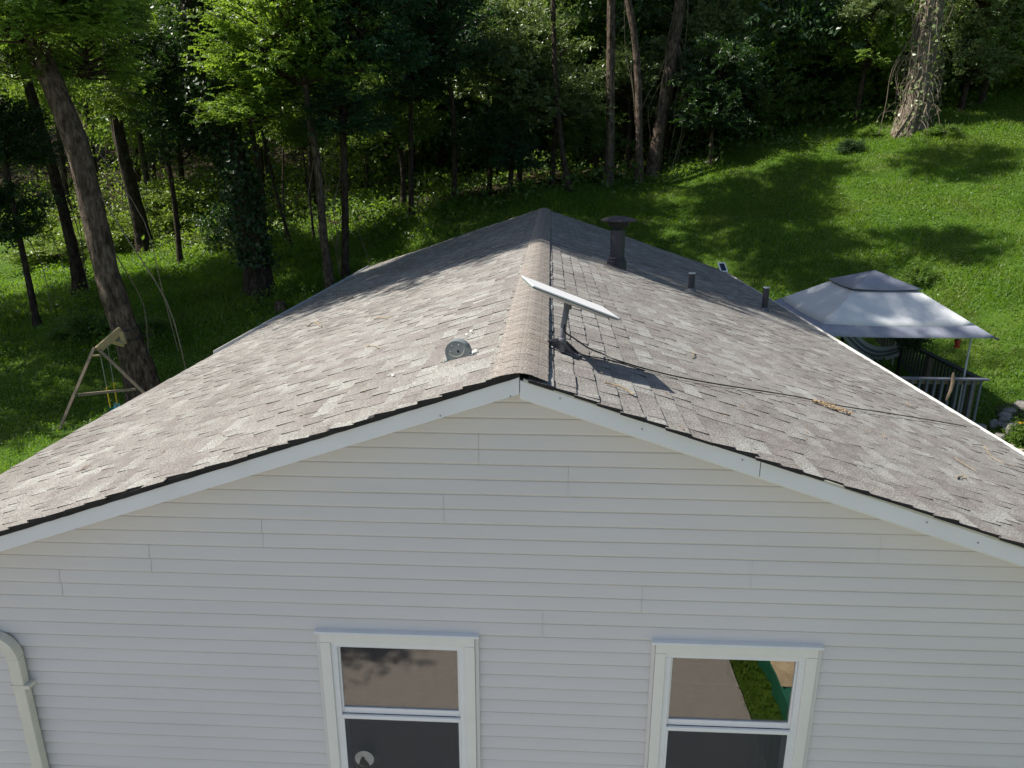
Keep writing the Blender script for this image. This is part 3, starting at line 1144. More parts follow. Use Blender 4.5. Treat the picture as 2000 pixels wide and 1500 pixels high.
MB().tube([BM @ Vector((.01, -.003, .045)), BM @ Vector((.01, -.0045, .045))], .009, 10).build('hole', M['fabric_dark'], br)
for sx in (-1, 1):
    MB().box((sx * r0 - .012 + sx * .016, -.02, -.004), (sx * r0 + .012 + sx * .016, .05, .006)).build('foot_tab', M['grey_metal'], br).matrix_local = BM
for dx, dy in ((.105, .01), (.112, .03), (.12, .02)):
    MB().lathe([(.013, -.006), (.015, .008), (.005, .018)], 7, BM @ Vector((dx, dy, .004))).build('sealant_blob', M['pale_metal'], br)

# crumbs of old sealant above the bracket, and further down
for u, v, lab in ((912, 657, 'white lump of old sealant above the grey bracket'), (921, 651, 'larger white lump of old sealant furthest above the bracket'), (768, 737, 'pale crumb lying low on the left slope')):
    p = on_roof(u, v, .008)
    mb = MB().lathe([(.010, 0), (.013, .007), (.006, .014)], 7)
    origin_mesh('sealant_lump', MB().poly([(Vector(q) * (1.3 if u == 921 else 1)) + p for q in mb.v], mb.f), M['pale_metal'], lab, 'lump', ref=p)

# dried seed cluster on the cable
rs = random.Random(5)
sc = MB()
A_, B_ = on_roof(1588, 787, .03), on_roof(1662, 813, .03)
for i in range(170):
    t = rs.random()
    c = A_.lerp(B_, t) + Vector((rs.gauss(0, .012), rs.gauss(0, .022) * (.4 + math.sin(t * 3.1)), abs(rs.gauss(0, .010)) - .012))
    r = rs.uniform(.003, .0085)
    dd = Vector((rs.uniform(-1, 1), rs.uniform(-1, 1), rs.uniform(-.3, .6))).normalized() * r * 1.5
    sc.tube([c - dd, c - dd * .5, c + dd * .5, c + dd], [r * .3, r, r * .8, r * .2], 5)
origin_mesh('seed_cluster', sc, M['seed'], 'tan dried seed cluster lying across the black cable on the right slope', 'seed cluster')['kind'] = 'stuff'

# twigs
TWIGS = [([(1180, 752), (1197, 757), (1212, 763), (1237, 776)], .009, 'stout pale twig below the shadow of the dish'),
         ([(1352, 690), (1355, 698), (1352, 703)], .006, 'tiny crooked twig alone in the middle of the right slope'),
         ([(1897, 872), (1920, 876), (1936, 897), (1962, 910), (1985, 917)], .006, 'long bent tan twig near the right gutter'),
         ([(1864, 899), (1880, 909), (1905, 926)], .0045, 'thin straight twig lower than the bent one by the right gutter'),
         ([(1868, 938), (1878, 934), (1886, 939)], .008, 'short knotty twig lying low on the right slope'),
         ([(1700, 846), (1722, 853), (1728, 858)], .004, 'fine twig just below the tan seed cluster'),
         ([(713, 676), (718, 681), (730, 680), (740, 685)], .0055, 'pale forked twig left of the grey bracket'),
         ([(158, 925), (165, 918), (172, 916), (178, 914)], .005, 'curled twig at the lower left of the left slope'),
         ([(770, 620), (756, 625), (740, 624), (724, 626)], .008, 'slender twig midway up the sunny left slope'),
         ([(668, 592), (684, 585), (690, 580)], .012, 'dark twig standing in the tree shadow on the left slope'),
         ([(1770, 790), (1778, 796), (1792, 796)], .006, 'small twig near the right gutter above the cable'),
         ([(600, 640), (615, 632), (628, 640)], .012, 'forked twig at the edge of the shade by the left eave')]
for pts, r, lab in TWIGS:
    P = [on_roof(u, v, .016 + rs.uniform(0, .012)) for u, v in pts]
    r *= .7
    mb = MB().tube(smooth_path(P, 3), r, 5, jit=.3)
    q = P[1]
    mb.tube([q, q + (P[-1] - P[0]) * .18 + Vector((rs.uniform(-.02, .02), .03, .012))], [r * .7, r * .3], 5)
    origin_mesh('twig', mb, M['twig'], lab, 'twig', 'twigs fallen on the shingles')

# leaf litter caught below the flue
lv, lf = [], []
for i in range(420):
    if i < 200:
        p = on_roof(1205 + rs.gauss(0, 30), 522 + rs.gauss(0, 5), .014)
    elif i < 330:
        t = rs.random()
        p = on_roof(1230 + 180 * t, 528 + 62 * t + rs.gauss(0, 4), .014)
    else:
        p = on_roof(rs.uniform(300, 1900), rs.uniform(560, 900), .014)
        if not (XL < p.x < XR and YF < p.y < YB):
            continue
    s = rs.uniform(.006, .018)
    a_ = rs.uniform(0, 6.28)
    b_ = len(lv)
    n_ = RN if p.x > HX else LN
    e1 = n_.orthogonal().normalized()
    e2 = n_.cross(e1)
    e1, e2 = e1 * math.cos(a_) + e2 * math.sin(a_), e2 * math.cos(a_) - e1 * math.sin(a_)
    lv += [p - e1 * s, p + e2 * s * .5 + n_ * .006, p + e1 * s, p - e2 * s * .5 + n_ * .004]
    lf += [(b_, b_ + 1, b_ + 2, b_ + 3)]
o = link('leaf_litter', mesh_np('leaf_litter', [tuple(p) for p in lv], lf), M['seed'])
tag(o, 'dry leaf bits caught below the flue and strewn on the shingles', kind='stuff')

# solar light at the far right corner of the roof
sp = Vector((XR + .02, YB - .35, zR(XR) + .10))
sol = empty('solar_light', sp)
tag(sol, 'small white framed solar panel light at the far right end of the roof', 'solar light')
SM = Matrix.Rotation(R(18), 4, 'Z') @ Matrix.Rotation(R(48), 4, 'X')
for nm, lo, hi, m_ in (('frame', (-.11, -.15, -.012), (.11, .15, 0), 'vinyl'), ('solar_cell', (-.075, -.115, .0005), (.075, .115, .004), 'solar')):
    MB().box(lo, hi).build(nm, M[m_], sol).matrix_local = SM
MB().bar((0, 0, -.02), (0, .02, -.22), .03, .03).build('bracket', M['vinyl'], sol)
# ------------------------------------------------------------------ vegetation builders
LEAFQ = np.array([0, 1, 2, 3])


def leaf_quads(P, D, N, ln, wd):
    """diamond leaves, slightly folded tip"""
    D = D / np.linalg.norm(D, axis=1, keepdims=True)
    Sd = np.cross(D, N)
    Sd /= np.linalg.norm(Sd, axis=1, keepdims=True) + 1e-9
    Nn = np.cross(Sd, D)
    ln = ln[:, None]
    wd = wd[:, None]
    a = P
    b = P + D * ln * .42 + Sd * wd * .5 + Nn * ln * .06
    c = P + D * ln - Nn * ln * .10
    d = P + D * ln * .42 - Sd * wd * .5 + Nn * ln * .06
    V = np.stack([a, b, c, d], 1).reshape(-1, 3)
    F = np.arange(len(P) * 4).reshape(-1, 4)
    return V, F


def unit(r, n):
    v = r.normal(size=(n, 3))
    return v / np.linalg.norm(v, axis=1, keepdims=True)


def crown_arrays(seed, rad, nb, ntw, nl, leaf, flat=.6, low=-.55, lump=.35, sub=None):
    """a crown round the origin: boughs -> twigs -> leaves; returns leaf verts, faces, bough list"""
    r = np.random.default_rng(seed)
    rad = np.array(rad, float)
    Vs, Fs, boughs = [], [], []
    off = 0
    for b in range(nb):
        while True:
            d = unit(r, 1)[0]
            if d[2] > low:
                break
        end = d * rad * r.uniform(1 - lump, 1.06)
        st = np.array([0, 0, end[2] * .55 - rad[2] * .28]) + r.normal(size=3) * .05 * rad
        mid = (st + end) / 2 + np.array([0, 0, .10 * rad[2]]) + r.normal(size=3) * .08 * rad
        t = r.uniform(.3, 1.02, ntw) ** .8
        c = ((1 - t) ** 2)[:, None] * st + (2 * t * (1 - t))[:, None] * mid + (t ** 2)[:, None] * end
        boughs.append((st, mid, end))
        L = np.linalg.norm(end - st)
        tdir = (end - st) / (L + 1e-6) + r.normal(size=(ntw, 3)) * .75
        tdir[:, 2] = tdir[:, 2] * .5 - .12
        tdir /= np.linalg.norm(tdir, axis=1, keepdims=True)
        c = c + unit(r, ntw) * (r.uniform(0, .22, ntw) * rad.mean())[:, None]
        tl = r.uniform(2.2, 4.4, ntw) * leaf
        k = np.tile(np.linspace(.05, 1, nl), (ntw, 1))
        P = c[:, None] + tdir[:, None] * (tl[:, None] * k)[..., None]
        up = np.array([0, 0, 1.0]) * flat + unit(r, ntw) * (1 - flat * .6)
        side = np.cross(tdir, up)
        side /= np.linalg.norm(side, axis=1, keepdims=True) + 1e-9
        sg = np.where(np.arange(nl) % 2 == 0, 1., -1.)
        D = tdir[:, None] * .7 + side[:, None] * sg[None, :, None] + r.normal(size=(ntw, nl, 3)) * .35
        N = up[:, None] + r.normal(size=(ntw, nl, 3)) * .35
        P = P.reshape(-1, 3)
        D = D.reshape(-1, 3)
        N = N.reshape(-1, 3)
        D[:, 2] -= .25
        s = leaf * r.uniform(.65, 1.25, len(P))
        V, F = leaf_quads(P, D, N, s, s * r.uniform(.45, .7, len(P)))
        Vs.append(V)
        Fs.append(F + off)
        off += len(V)
    return np.concatenate(Vs), np.concatenate(Fs), boughs


def bough_mesh(boughs, r0, name):
    mb = MB()
    for st, mid, end in boughs:
        pts = [st * (1 - t) ** 2 + mid * 2 * t * (1 - t) + end * t * t for t in (0, .35, .7, 1)]
        mb.tube(pts, [r0, r0 * .7, r0 * .45, r0 * .15], 5, cap=False)
    me = bpy.data.meshes.new(name)
    me.from_pydata(mb.v, [], mb.f)
    return me


PROTO = {}


def proto(key, seed, rad, nb, ntw, nl, leaf, mat, bark='bark_dark', r0=.05, **k):
    V, F, bo = crown_arrays(seed, rad, nb, ntw, nl, leaf, **k)
    me = mesh_np('crown', V, F)
    me.materials.append(M[mat])
    bm = bough_mesh(bo, r0, 'branches')
    bm.materials.append(M[bark])
    PROTO[key] = (me, bm)


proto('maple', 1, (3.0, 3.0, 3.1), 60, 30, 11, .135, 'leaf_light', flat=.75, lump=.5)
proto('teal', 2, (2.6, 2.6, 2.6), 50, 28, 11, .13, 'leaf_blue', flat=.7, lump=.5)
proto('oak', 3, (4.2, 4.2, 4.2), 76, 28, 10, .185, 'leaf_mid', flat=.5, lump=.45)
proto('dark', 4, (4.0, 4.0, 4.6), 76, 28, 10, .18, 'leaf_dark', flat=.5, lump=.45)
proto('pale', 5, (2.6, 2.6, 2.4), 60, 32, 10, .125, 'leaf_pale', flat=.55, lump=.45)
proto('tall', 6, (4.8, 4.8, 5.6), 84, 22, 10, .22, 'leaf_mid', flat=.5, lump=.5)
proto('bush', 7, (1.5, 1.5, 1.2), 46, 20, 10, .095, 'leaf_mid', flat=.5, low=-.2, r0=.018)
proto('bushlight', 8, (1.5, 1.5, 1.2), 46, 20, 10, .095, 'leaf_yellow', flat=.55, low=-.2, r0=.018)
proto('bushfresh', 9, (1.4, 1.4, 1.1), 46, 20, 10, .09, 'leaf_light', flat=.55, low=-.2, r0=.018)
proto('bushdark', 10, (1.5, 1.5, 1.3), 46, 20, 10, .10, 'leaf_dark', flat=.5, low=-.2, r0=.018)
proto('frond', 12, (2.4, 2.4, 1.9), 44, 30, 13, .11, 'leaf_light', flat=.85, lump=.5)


def crown_at(root, key, c, s, rz=None, first=['']):
    me, bm = PROTO[key]
    s = s if isinstance(s, (tuple, list)) else (s, s, s)
    rz = random.uniform(0, 6.28) if rz is None else rz
    for nm, m_ in (('crown', me), ('branches', bm)):
        o = bpy.data.objects.new(nm, m_)
        COL.objects.link(o)
        o.parent = root
        o.location = Vector(c) - root.location
        o.scale = s
        o.rotation_euler = (0, 0, rz)
    return o


def px_path(pts, Y):
    return [at(u, v, Y if not isinstance(Y, (list, tuple)) else Y[i]) for i, (u, v) in enumerate(pts)]


def tree(label, path, radii, crowns, bark='bark', group='trees around the yard', vines=0, ivy=0, ivy_mat='leaf_dark', name='tree', flare=1.6, limbs=(), tangle=0):
    base = Vector(path[0])
    g = gz(base.x, base.y)
    t = empty(name, (base.x, base.y, g))
    tag(t, label, 'tree', group)
    pts = smooth_path([Vector((base.x, base.y, g - .4))] + [Vector(p) for p in path[1:]] if path[0][2] > g + .3 or True else path, 9 if radii[0] > .2 else 5)
    n = len(pts)
    m_ = len(radii) - 1
    rr = []
    for i in range(n):
        f = i / (n - 1) * m_
        k = min(int(f), m_ - 1)
        r = radii[k] + (radii[k + 1] - radii[k]) * (f - k)
        h = (pts[i].z - g)
        rr.append(r * (1 + (flare - 1) * math.exp(-max(h, 0) / (radii[0] * 2.2))))
    nn = 22 if radii[0] > .2 else 9
    mb = MB()
    mb.tube([p - t.location for p in pts], rr, nn, jit=.05)
    if nn > 10:                            # furrows and swellings that run with the stem
        fl_ = [random.uniform(-.09, .09) for _ in range(nn)]
        for i in range(n):
            c_ = pts[i] - t.location
            low_ = 1 + 1.6 * math.exp(-max(pts[i].z - g, 0) / .7)
            for k in range(nn):
                kk = i * nn + k
                fl_k = fl_[k] * low_ * (1 + .5 * math.sin(i * .9 + k * 2.1))
                mb.v[kk] = tuple(c_ + (Vector(mb.v[kk]) - c_) * (1 + fl_k))
    tr = mb.build('trunk', M[bark], t, smooth=True)
    for (i, dv, ln, r) in limbs:
        p = pts[int(i * (n - 1))] - t.location
        q = Vector(dv)
        MB().tube(smooth_path([p, p + q * ln * .5 + Vector((0, 0, .1 * ln)), p + q * ln]), [r * (1 - .06 * k) for k in range(9)], 7, jit=.08).build('limb', M[bark], t, smooth=True)
    for c in crowns:
        crown_at(t, *c)
    rs_ = random.Random(int(base.x * 100))
    for k in range(vines):
        i0 = rs_.uniform(.45, .95)
        p = pts[int(i0 * (n - 1))] - t.location
        a_ = rs_.uniform(0, 6.28)
        o_ = Vector((math.cos(a_), math.sin(a_) * .6, 0)) * rs_.uniform(.3, 1.3)
        q = pts[int(max(0, i0 - rs_.uniform(.3, .7)) * (n - 1))] - t.location + o_ * rs_.uniform(.2, 1.1)
        md = (p + q) / 2 + o_ * .5 + Vector((rs_.gauss(0, .1), rs_.gauss(0, .1), 0))
        MB().tube(smooth_path([p, p.lerp(md, .5) + Vector((rs_.gauss(0, .08), 0, 0)), md, md.lerp(q, .5) + Vector((rs_.gauss(0, .12), 0, 0)), q], 3), rs_.uniform(.008, .02), 4).build('vine', M['vine'], t)
    if tangle:                             # stems hugging the trunk and a thicket of dry twigs round it
        mb = MB()
        for k in range(tangle):
            i0 = rs_.randint(0, n - 2)
            a_ = rs_.uniform(0, 6.28)
            o_ = Vector((math.cos(a_), math.sin(a_), 0))
            if k % 3 == 0:
                i1 = min(n - 1, i0 + rs_.randint(8, 22))
                pp_ = []
                for j in range(i0, i1, 2):
                    a_ += rs_.uniform(-.22, .3)
                    pp_.append(pts[j] - t.location + Vector((math.cos(a_), math.sin(a_), 0)) * rr[j] * rs_.uniform(1.0, 1.14))
                if len(pp_) > 2:
                    mb.tube(smooth_path(pp_, 2), rs_.uniform(.018, .042), 5)
            else:
                p = pts[i0] - t.location + o_ * rr[i0] * .9
                ln = rs_.uniform(.25, 1.25)
                q = p + o_ * ln * rs_.uniform(.35, .8) + Vector((rs_.gauss(0, .15), 0, -rs_.uniform(.2, 1.3) * ln))
                w1 = p.lerp(q, .33) + o_ * .25 * ln + Vector((rs_.gauss(0, .09), rs_.gauss(0, .09), .18 * ln))
                w2 = p.lerp(q, .66) + o_ * .2 * ln + Vector((rs_.gauss(0, .12), rs_.gauss(0, .12), .05))
                mb.tube(smooth_path([p, w1, w2, q], 3), [.011, .011, .010, .010, .009, .008, .008, .007, .006, .004], 4, cap=False)
        o_t = mb.build('vine_tangle', M['vine'], t)
        o_t['kind'] = 'stuff'
    if ivy:
        r = np.random.default_rng(int(abs(base.x) * 77))
        idx = r.uniform(.13 if ivy > 2000 else .06, .98, ivy)
        P = np.array([tuple(p - t.location) for p in pts])
        R_ = np.array(rr)
        f = idx * (n - 1)
        i0 = np.minimum(f.astype(int), n - 2)
        fr = (f - i0)[:, None]
        C = P[i0] * (1 - fr) + P[i0 + 1] * fr
        a_ = r.uniform(0, 2 * math.pi, ivy)
        clump = .5 + .5 * np.sin(idx * 23 + 2 * np.sin(a_ * 2))
        out = np.stack([np.cos(a_), np.sin(a_), np.zeros(ivy)], 1)
        rad_ = R_[i0] + r.exponential(.3, ivy) * (.25 + clump)
        C = C + out * rad_[:, None]
        D = out * .5 + r.normal(size=(ivy, 3)) * .6 + np.array([0, 0, -.5])
        s = r.uniform(.10, .2, ivy)
        V, F = leaf_quads(C, D, out + r.normal(size=(ivy, 3)) * .5 + np.array([0, 0, .4]), s, s * .75)
        link('ivy', mesh_np('ivy', V, F), M[ivy_mat], t)
    return t


# ------------------------------------------------------------------ the trees one can tell apart
SHADE = []
# 1 big leaning tree on the left with the swing strapped to it
P1 = px_path([(294, 805), (268, 720), (243, 642), (206, 525), (154, 300), (92, 140), (60, 60), (20, -60)], [15.8, 15.8, 15.8, 15.8, 15.9, 16, 16.1, 16.3])
top = P1[-1]
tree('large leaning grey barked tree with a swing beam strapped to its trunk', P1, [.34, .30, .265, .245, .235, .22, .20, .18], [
    ('dark', (-12.4, 13.7, 14.6), (.55, .82, .6)), ('dark', (-12.6, 17.2, 14.6), (.5, .9, .6)), ('tall', (-9.6, 14.5, 14.0), (.78, .78, .6)), ('dark', (-9.4, 14.2, 16.2), (.95, .9, .7)), ('dark', (-10.2, 15.6, 18.0), (1, .95, .75)), ('tall', (-10.0, 17.6, 20.5), (1.0, 1.0, .75)), ('oak', (-8.8, 18.5, 14.5), (1.0, .9, .7)),  # crowns above the view, set here to shade the far roof
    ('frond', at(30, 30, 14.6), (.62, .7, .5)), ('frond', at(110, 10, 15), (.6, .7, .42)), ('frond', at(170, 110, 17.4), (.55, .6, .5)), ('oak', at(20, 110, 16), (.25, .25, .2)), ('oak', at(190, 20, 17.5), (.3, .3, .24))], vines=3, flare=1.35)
# 2..4 dark trunks behind it
P = px_path([(156, 572), (150, 525), (130, 437), (94, 297), (70, 217), (40, 100), (20, -60)], 27)
tree('slim dark trunk second from the left, in front of bright brush', P, [.22, .19, .18, .17, .16, .15], [('dark', P[-1] + Vector((-1, 1, 3)), .9), ('oak', (-17, 19.3, 12), .95), ('oak', (-21.5, 22, 11.5), .9)], 'bark_dark', vines=4)  # the oak crowns are added out of view to shade the left bank
P = px_path([(287, 497), (270, 420), (248, 332), (228, 245), (215, 150), (205, -40)], 36)
tree('straight dark trunk with vines hanging beside it, behind the leaning tree', P, [.36, .32, .29, .27, .25], [('oak', P[-1] + Vector((-2.5, 3, 2)), 1), ('dark', P[-1] + Vector((3, 3, 5)), 1.1)], 'bark_dark', vines=9)
P = px_path([(72, 628), (50, 520), (35, 450), (15, 340), (-10, 200)], 23)
tree('thin dark sapling nearest the left edge of the yard', P, [.11, .09, .08, .06], [('bushdark', P[2] + Vector((-.6, 0, .2)), 1.1), ('bushdark', P[3] + Vector((-.3, .3, .8)), 1.2), ('dark', P[-1] + Vector((-1, 1, 3)), .6)], 'bark_dark', vines=2)
# 5 ivy-covered tree left of the roof
P = px_path([(505, 578), (497, 490), (472, 367), (437, 262), (402, 157), (371, 0), (355, -120)], 25)
tree('massive dark trunk thick with ivy, left of the far roof corner', P, [.42, .38, .36, .34, .32, .3], [
    ('dark', P[-1] + Vector((-.5, 1.5, 1.5)), .5), ('oak', (-6.2, 24.2, 20), .72), ('oak', (-4.6, 27.6, 19), .62), ('oak', (.2, 30.4, 18), .42), ('dark', P[4] + Vector((-1.6, .4, .5)), .42), ('dark', P[3] + Vector((-1.7, .6, .2)), .42)],  # unseen oak crowns added to dapple the lawn
    'bark_dark', vines=6, ivy=7000, ivy_mat='leaf_dark', flare=1.3)
# 6 thin stems
P = px_path([(578, 495), (546, 402), (525, 315), (500, 200)], 29.5)
tree('thin crooked sapling leaning left on the sunlit bank', P, [.075, .06, .055, .04], [('bushdark', P[-1] + Vector((0, .3, .6)), 1.2)], 'bark_dark', flare=1.2)
P = px_path([(556, 430), (553, 380), (553, 297), (548, 200)], 31)
tree('very thin straight sapling behind the crooked one', P, [.05, .045, .04, .03], [('bush', P[-1] + Vector((0, .3, .6)), .9)], 'bark', flare=1.2)
P = px_path([(614, 457), (602, 367), (592, 300)], 30.5)
tree('short thin sapling just left of the maple trunks', P, [.06, .05, .04], [('bush', P[-1] + Vector((0, .2, .5)), .9)], 'bark_dark', flare=1.2)
# 7, 8 the light green maple and its teal neighbour
P = px_path([(648, 575), (640, 525), (630, 437), (619, 315), (609, 262), (596, 160), (585, 40)], 24.5)
tree('light green leafy tree, sunlit, left of the roof peak', P, [.16, .14, .13, .12, .10, .07], [
    ('maple', (P[-1].x - .2, 24.3, 9.3), (.95, .95, .9)), ('frond', (P[4].x - 1.5, 23.9, 7.2), (.75, .75, .55)), ('frond', (P[4].x - 1.0, 23.8, 8.6), (.85, .85, .6)), ('maple', (P[-1].x + .4, 25, 12.2), .9), ('dark', (-7, 29.3, 15), .8), ('dark', (-1, 29.6, 15.5), .72), ('dark', (-12, 30, 14.2), .75)], 'bark', vines=1)  # dark crowns added overhead, unseen, to shade the ground behind the ridge
P = px_path([(676, 555), (675, 525), (674, 420), (672, 315), (668, 200), (665, 60)], 25.2)
tree('blue green leafy tree whose thin trunk stands beside the light green one', P, [.15, .13, .12, .11, .08], [
    ('teal', (P[-1].x + .6, 25.2, 9.6), (.95, .95, .95)), ('teal', (P[3].x + .2, 24.8, 7.0), (.65, .65, .5)), ('teal', (P[-1].x + 1.2, 26, 12.5), 1.1), ('oak', (-1.6, 23.6, 20.5), .4)], 'bark_dark', vines=5)  # high oak crown is an unseen addition that softens sun on the lawn
# 10..13 trunks at the edge of the wood behind the ridge
P = px_path([(1116, 374), (1101, 315), (1094, 262), (1085, 160), (1080, 0)], 32)
tree('black slender trunk in deep shade behind the roof peak', P, [.14, .12, .11, .1], [('dark', P[-1] + Vector((1, 3.5, 4)), .7), ('oak', (2.6, 29.2, 21.5), .5), ('dark', P[3] + Vector((-1.2, 2, .2)), .45)], 'bark_dark')  # oak crown above the view, added for shade on the right lawn
P = px_path([(1184, 370), (1191, 280), (1192, 175), (1194, 0), (1195, -120)], 33)
tree('tall straight trunk behind the flue pipe', P, [.22, .19, .18, .17], [('oak', P[-1] + Vector((-2, 3, 7)), .5)], 'bark', vines=3)
P = px_path([(1248, 368), (1248, 210), (1241, 87), (1227, 0), (1215, -100)], 33.5)
tree('slender curved trunk, middle one of three right of the flue', P, [.17, .15, .14, .13], [('oak', P[-1] + Vector((-1, 2, 6)), .5)], 'bark', vines=3)
P = px_path([(1270, 347), (1283, 280), (1304, 157), (1318, 70), (1329, 0), (1340, -100)], 35)
tree('viny trunk leaning right with hanging tendrils, third right of the flue', P, [.32, .28, .26, .25, .22], [('oak', P[-1] + Vector((-2, 2, 7)), .55), ('pale', P[4] + Vector((2.2, 1.4, -.6)), .7), ('pale', P[2] + Vector((1.8, 1.6, .3)), .55)], 'bark', vines=12, flare=1.3)
P = px_path([(1388, 318), (1389, 285), (1391, 240), (1393, 180)], 34)
tree('small dark leafed tree on a thin stem at the lawn edge', P, [.09, .08, .07, .05], [('bushdark', P[2] + Vector((-.1, 0, .2)), (1.2, 1.2, 1.1)), ('bushdark', P[3] + Vector((.3, .2, .6)), 1.3)], 'bark')
# 15 the pale vine-wrapped tree on the right
P = px_path([(1769, 262), (1790, 192), (1804, 105), (1821, 0), (1835, -120)], 33)
tree('thick pale trunk wrapped in vines on the right of the lawn', P, [.50, .43, .40, .38, .36], [('oak', P[-1] + Vector((2, 3.5, 6)), .8), ('pale', P[3] + Vector((2.6, 1.2, .5)), .8), ('pale', P[2] + Vector((2.2, 1.6, .5)), .55), ('pale', P[3] + Vector((-1.8, 1, .2)), .55)], 'bark_pale', vines=40, flare=1.35, ivy=750, ivy_mat='leaf_pale', tangle=230)
# leafy trees without a visible trunk foot
for (u, v, Y, key, s, lab) in ((1020, 120, 34, 'pale', (1.2, 1.2, 1.15), 'grey green leafed tree catching the sun, above the roof peak'),
                               (1090, 200, 33.5, 'pale', (.85, .85, .6), 'drooping pale leafed tree lower right of the grey green one'),
                               (950, 270, 33, 'dark', (.42, .42, .34), 'low dark leafed tree left above the ridge end'),
                               (1000, 300, 32.2, 'teal', (.62, .62, .5), 'small tree with dull sprays over the ridge end'),
                               (860, 60, 32, 'teal', (1.2, 1.2, 1.1), 'dark blue green tree at the top beside the light green one'),
                               (760, 230, 33, 'oak', (.55, .55, .5), 'loose leafed tree veiling the tan house'),
                               (1450, 150, 37, 'oak', (.75, .75, .8), 'leafy tree with small glinting leaves left of the pale trunk'),
                               (1370, 70, 37, 'pale', (1.0, 1.0, 1.0), 'pale leafed tree right of the leaning viny trunk'),
                               (1560, 120, 39, 'dark', (.9, .9, .9), 'dark leafed tree at the back of the lawn corner'),
                               (1660, 60, 40, 'oak', (.8, .8, .9), 'mid green tree half hidden behind the pale trunk'),
                               (1320, 210, 36, 'pale', (.6, .6, .5), 'pale sprays hanging between the leaning viny trunk and the small dark tree'),
                               (1150, 270, 34.6, 'oak', (.42, .42, .36), 'low leafy tree just left of the tall straight trunk'),
                               (1225, 150, 36, 'pale', (.7, .7, .6), 'pale leafed tree seen between the tall and the curved trunk'),
                               (1700, 100, 34.6, 'frond', (.7, .7, .7), 'light feathery tree touching the pale trunk from the left'),
                               (1905, 110, 34.6, 'pale', (.7, .7, .7), 'pale leafed tree with twigs just right of the pale trunk'),
                               (800, 160, 31, 'teal', (.7, .7, .55), 'blue green tree with layered boughs right of the light green one'),
                               (470, 170, 28, 'maple', (.5, .5, .4), 'bright sprayed tree between the ivy trunk and the light green tree'),
                               (300, 210, 31, 'bushlight', (1.5, 1.5, 1.4), 'sunny leafy tree glowing behind the leaning trunk'),
                               (1960, 60, 35, 'frond', (1.0, 1.0, 1.0), 'feathery light green tree at the top right corner')):
    c = at(u, v, Y)
    b_ = (c.x + random.uniform(-.4, .4), Y + .6)
    g = gz(*b_)
    tree(lab, [Vector((b_[0], b_[1], g)), Vector((b_[0] + .1, b_[1], (g + c.z) / 2)), Vector((c.x, Y + .3, c.z)), Vector((c.x + .1, Y + .3, c.z + 2))], [.13, .11, .08, .04], [(key, c, s)], 'bark_dark', flare=1.2)

# two more yard trees, left of the picture; they dapple the left lawn
for (x, y, z, s_, lab) in ((-20, 15.6, 8.5, .75, 'spreading leafy tree on the left lawn beyond the swing'), (-21.8, 20.5, 9.5, 1.15, 'taller leafy tree further up the left lawn'), (-25, 25.5, 10.5, 1.2, 'broad leafy tree furthest up the left lawn')):
    g = gz(x, y)
    tree(lab, [Vector((x, y, g)), Vector((x + .1, y, g + 3)), Vector((x, y + .2, z - 1)), Vector((x + .3, y, z + 2))], [.24, .2, .16, .08], [('oak', (x, y, z), s_), ('oak', (x + 1.5, y + 1.5, z + 3), s_ * .8)], 'bark_dark')

g = gz(-8.6, .5)
tree('small leafy tree beside the driveway, its shadow mirrored in the left pane', [Vector((-8.6, .5, g)), Vector((-8.5, .5, g + 2)), Vector((-8.6, .6, 5)), Vector((-8.4, .6, 8))], [.12, .1, .08, .03], [('oak', (-8.5, .4, 6.6), .42)], 'bark_dark')

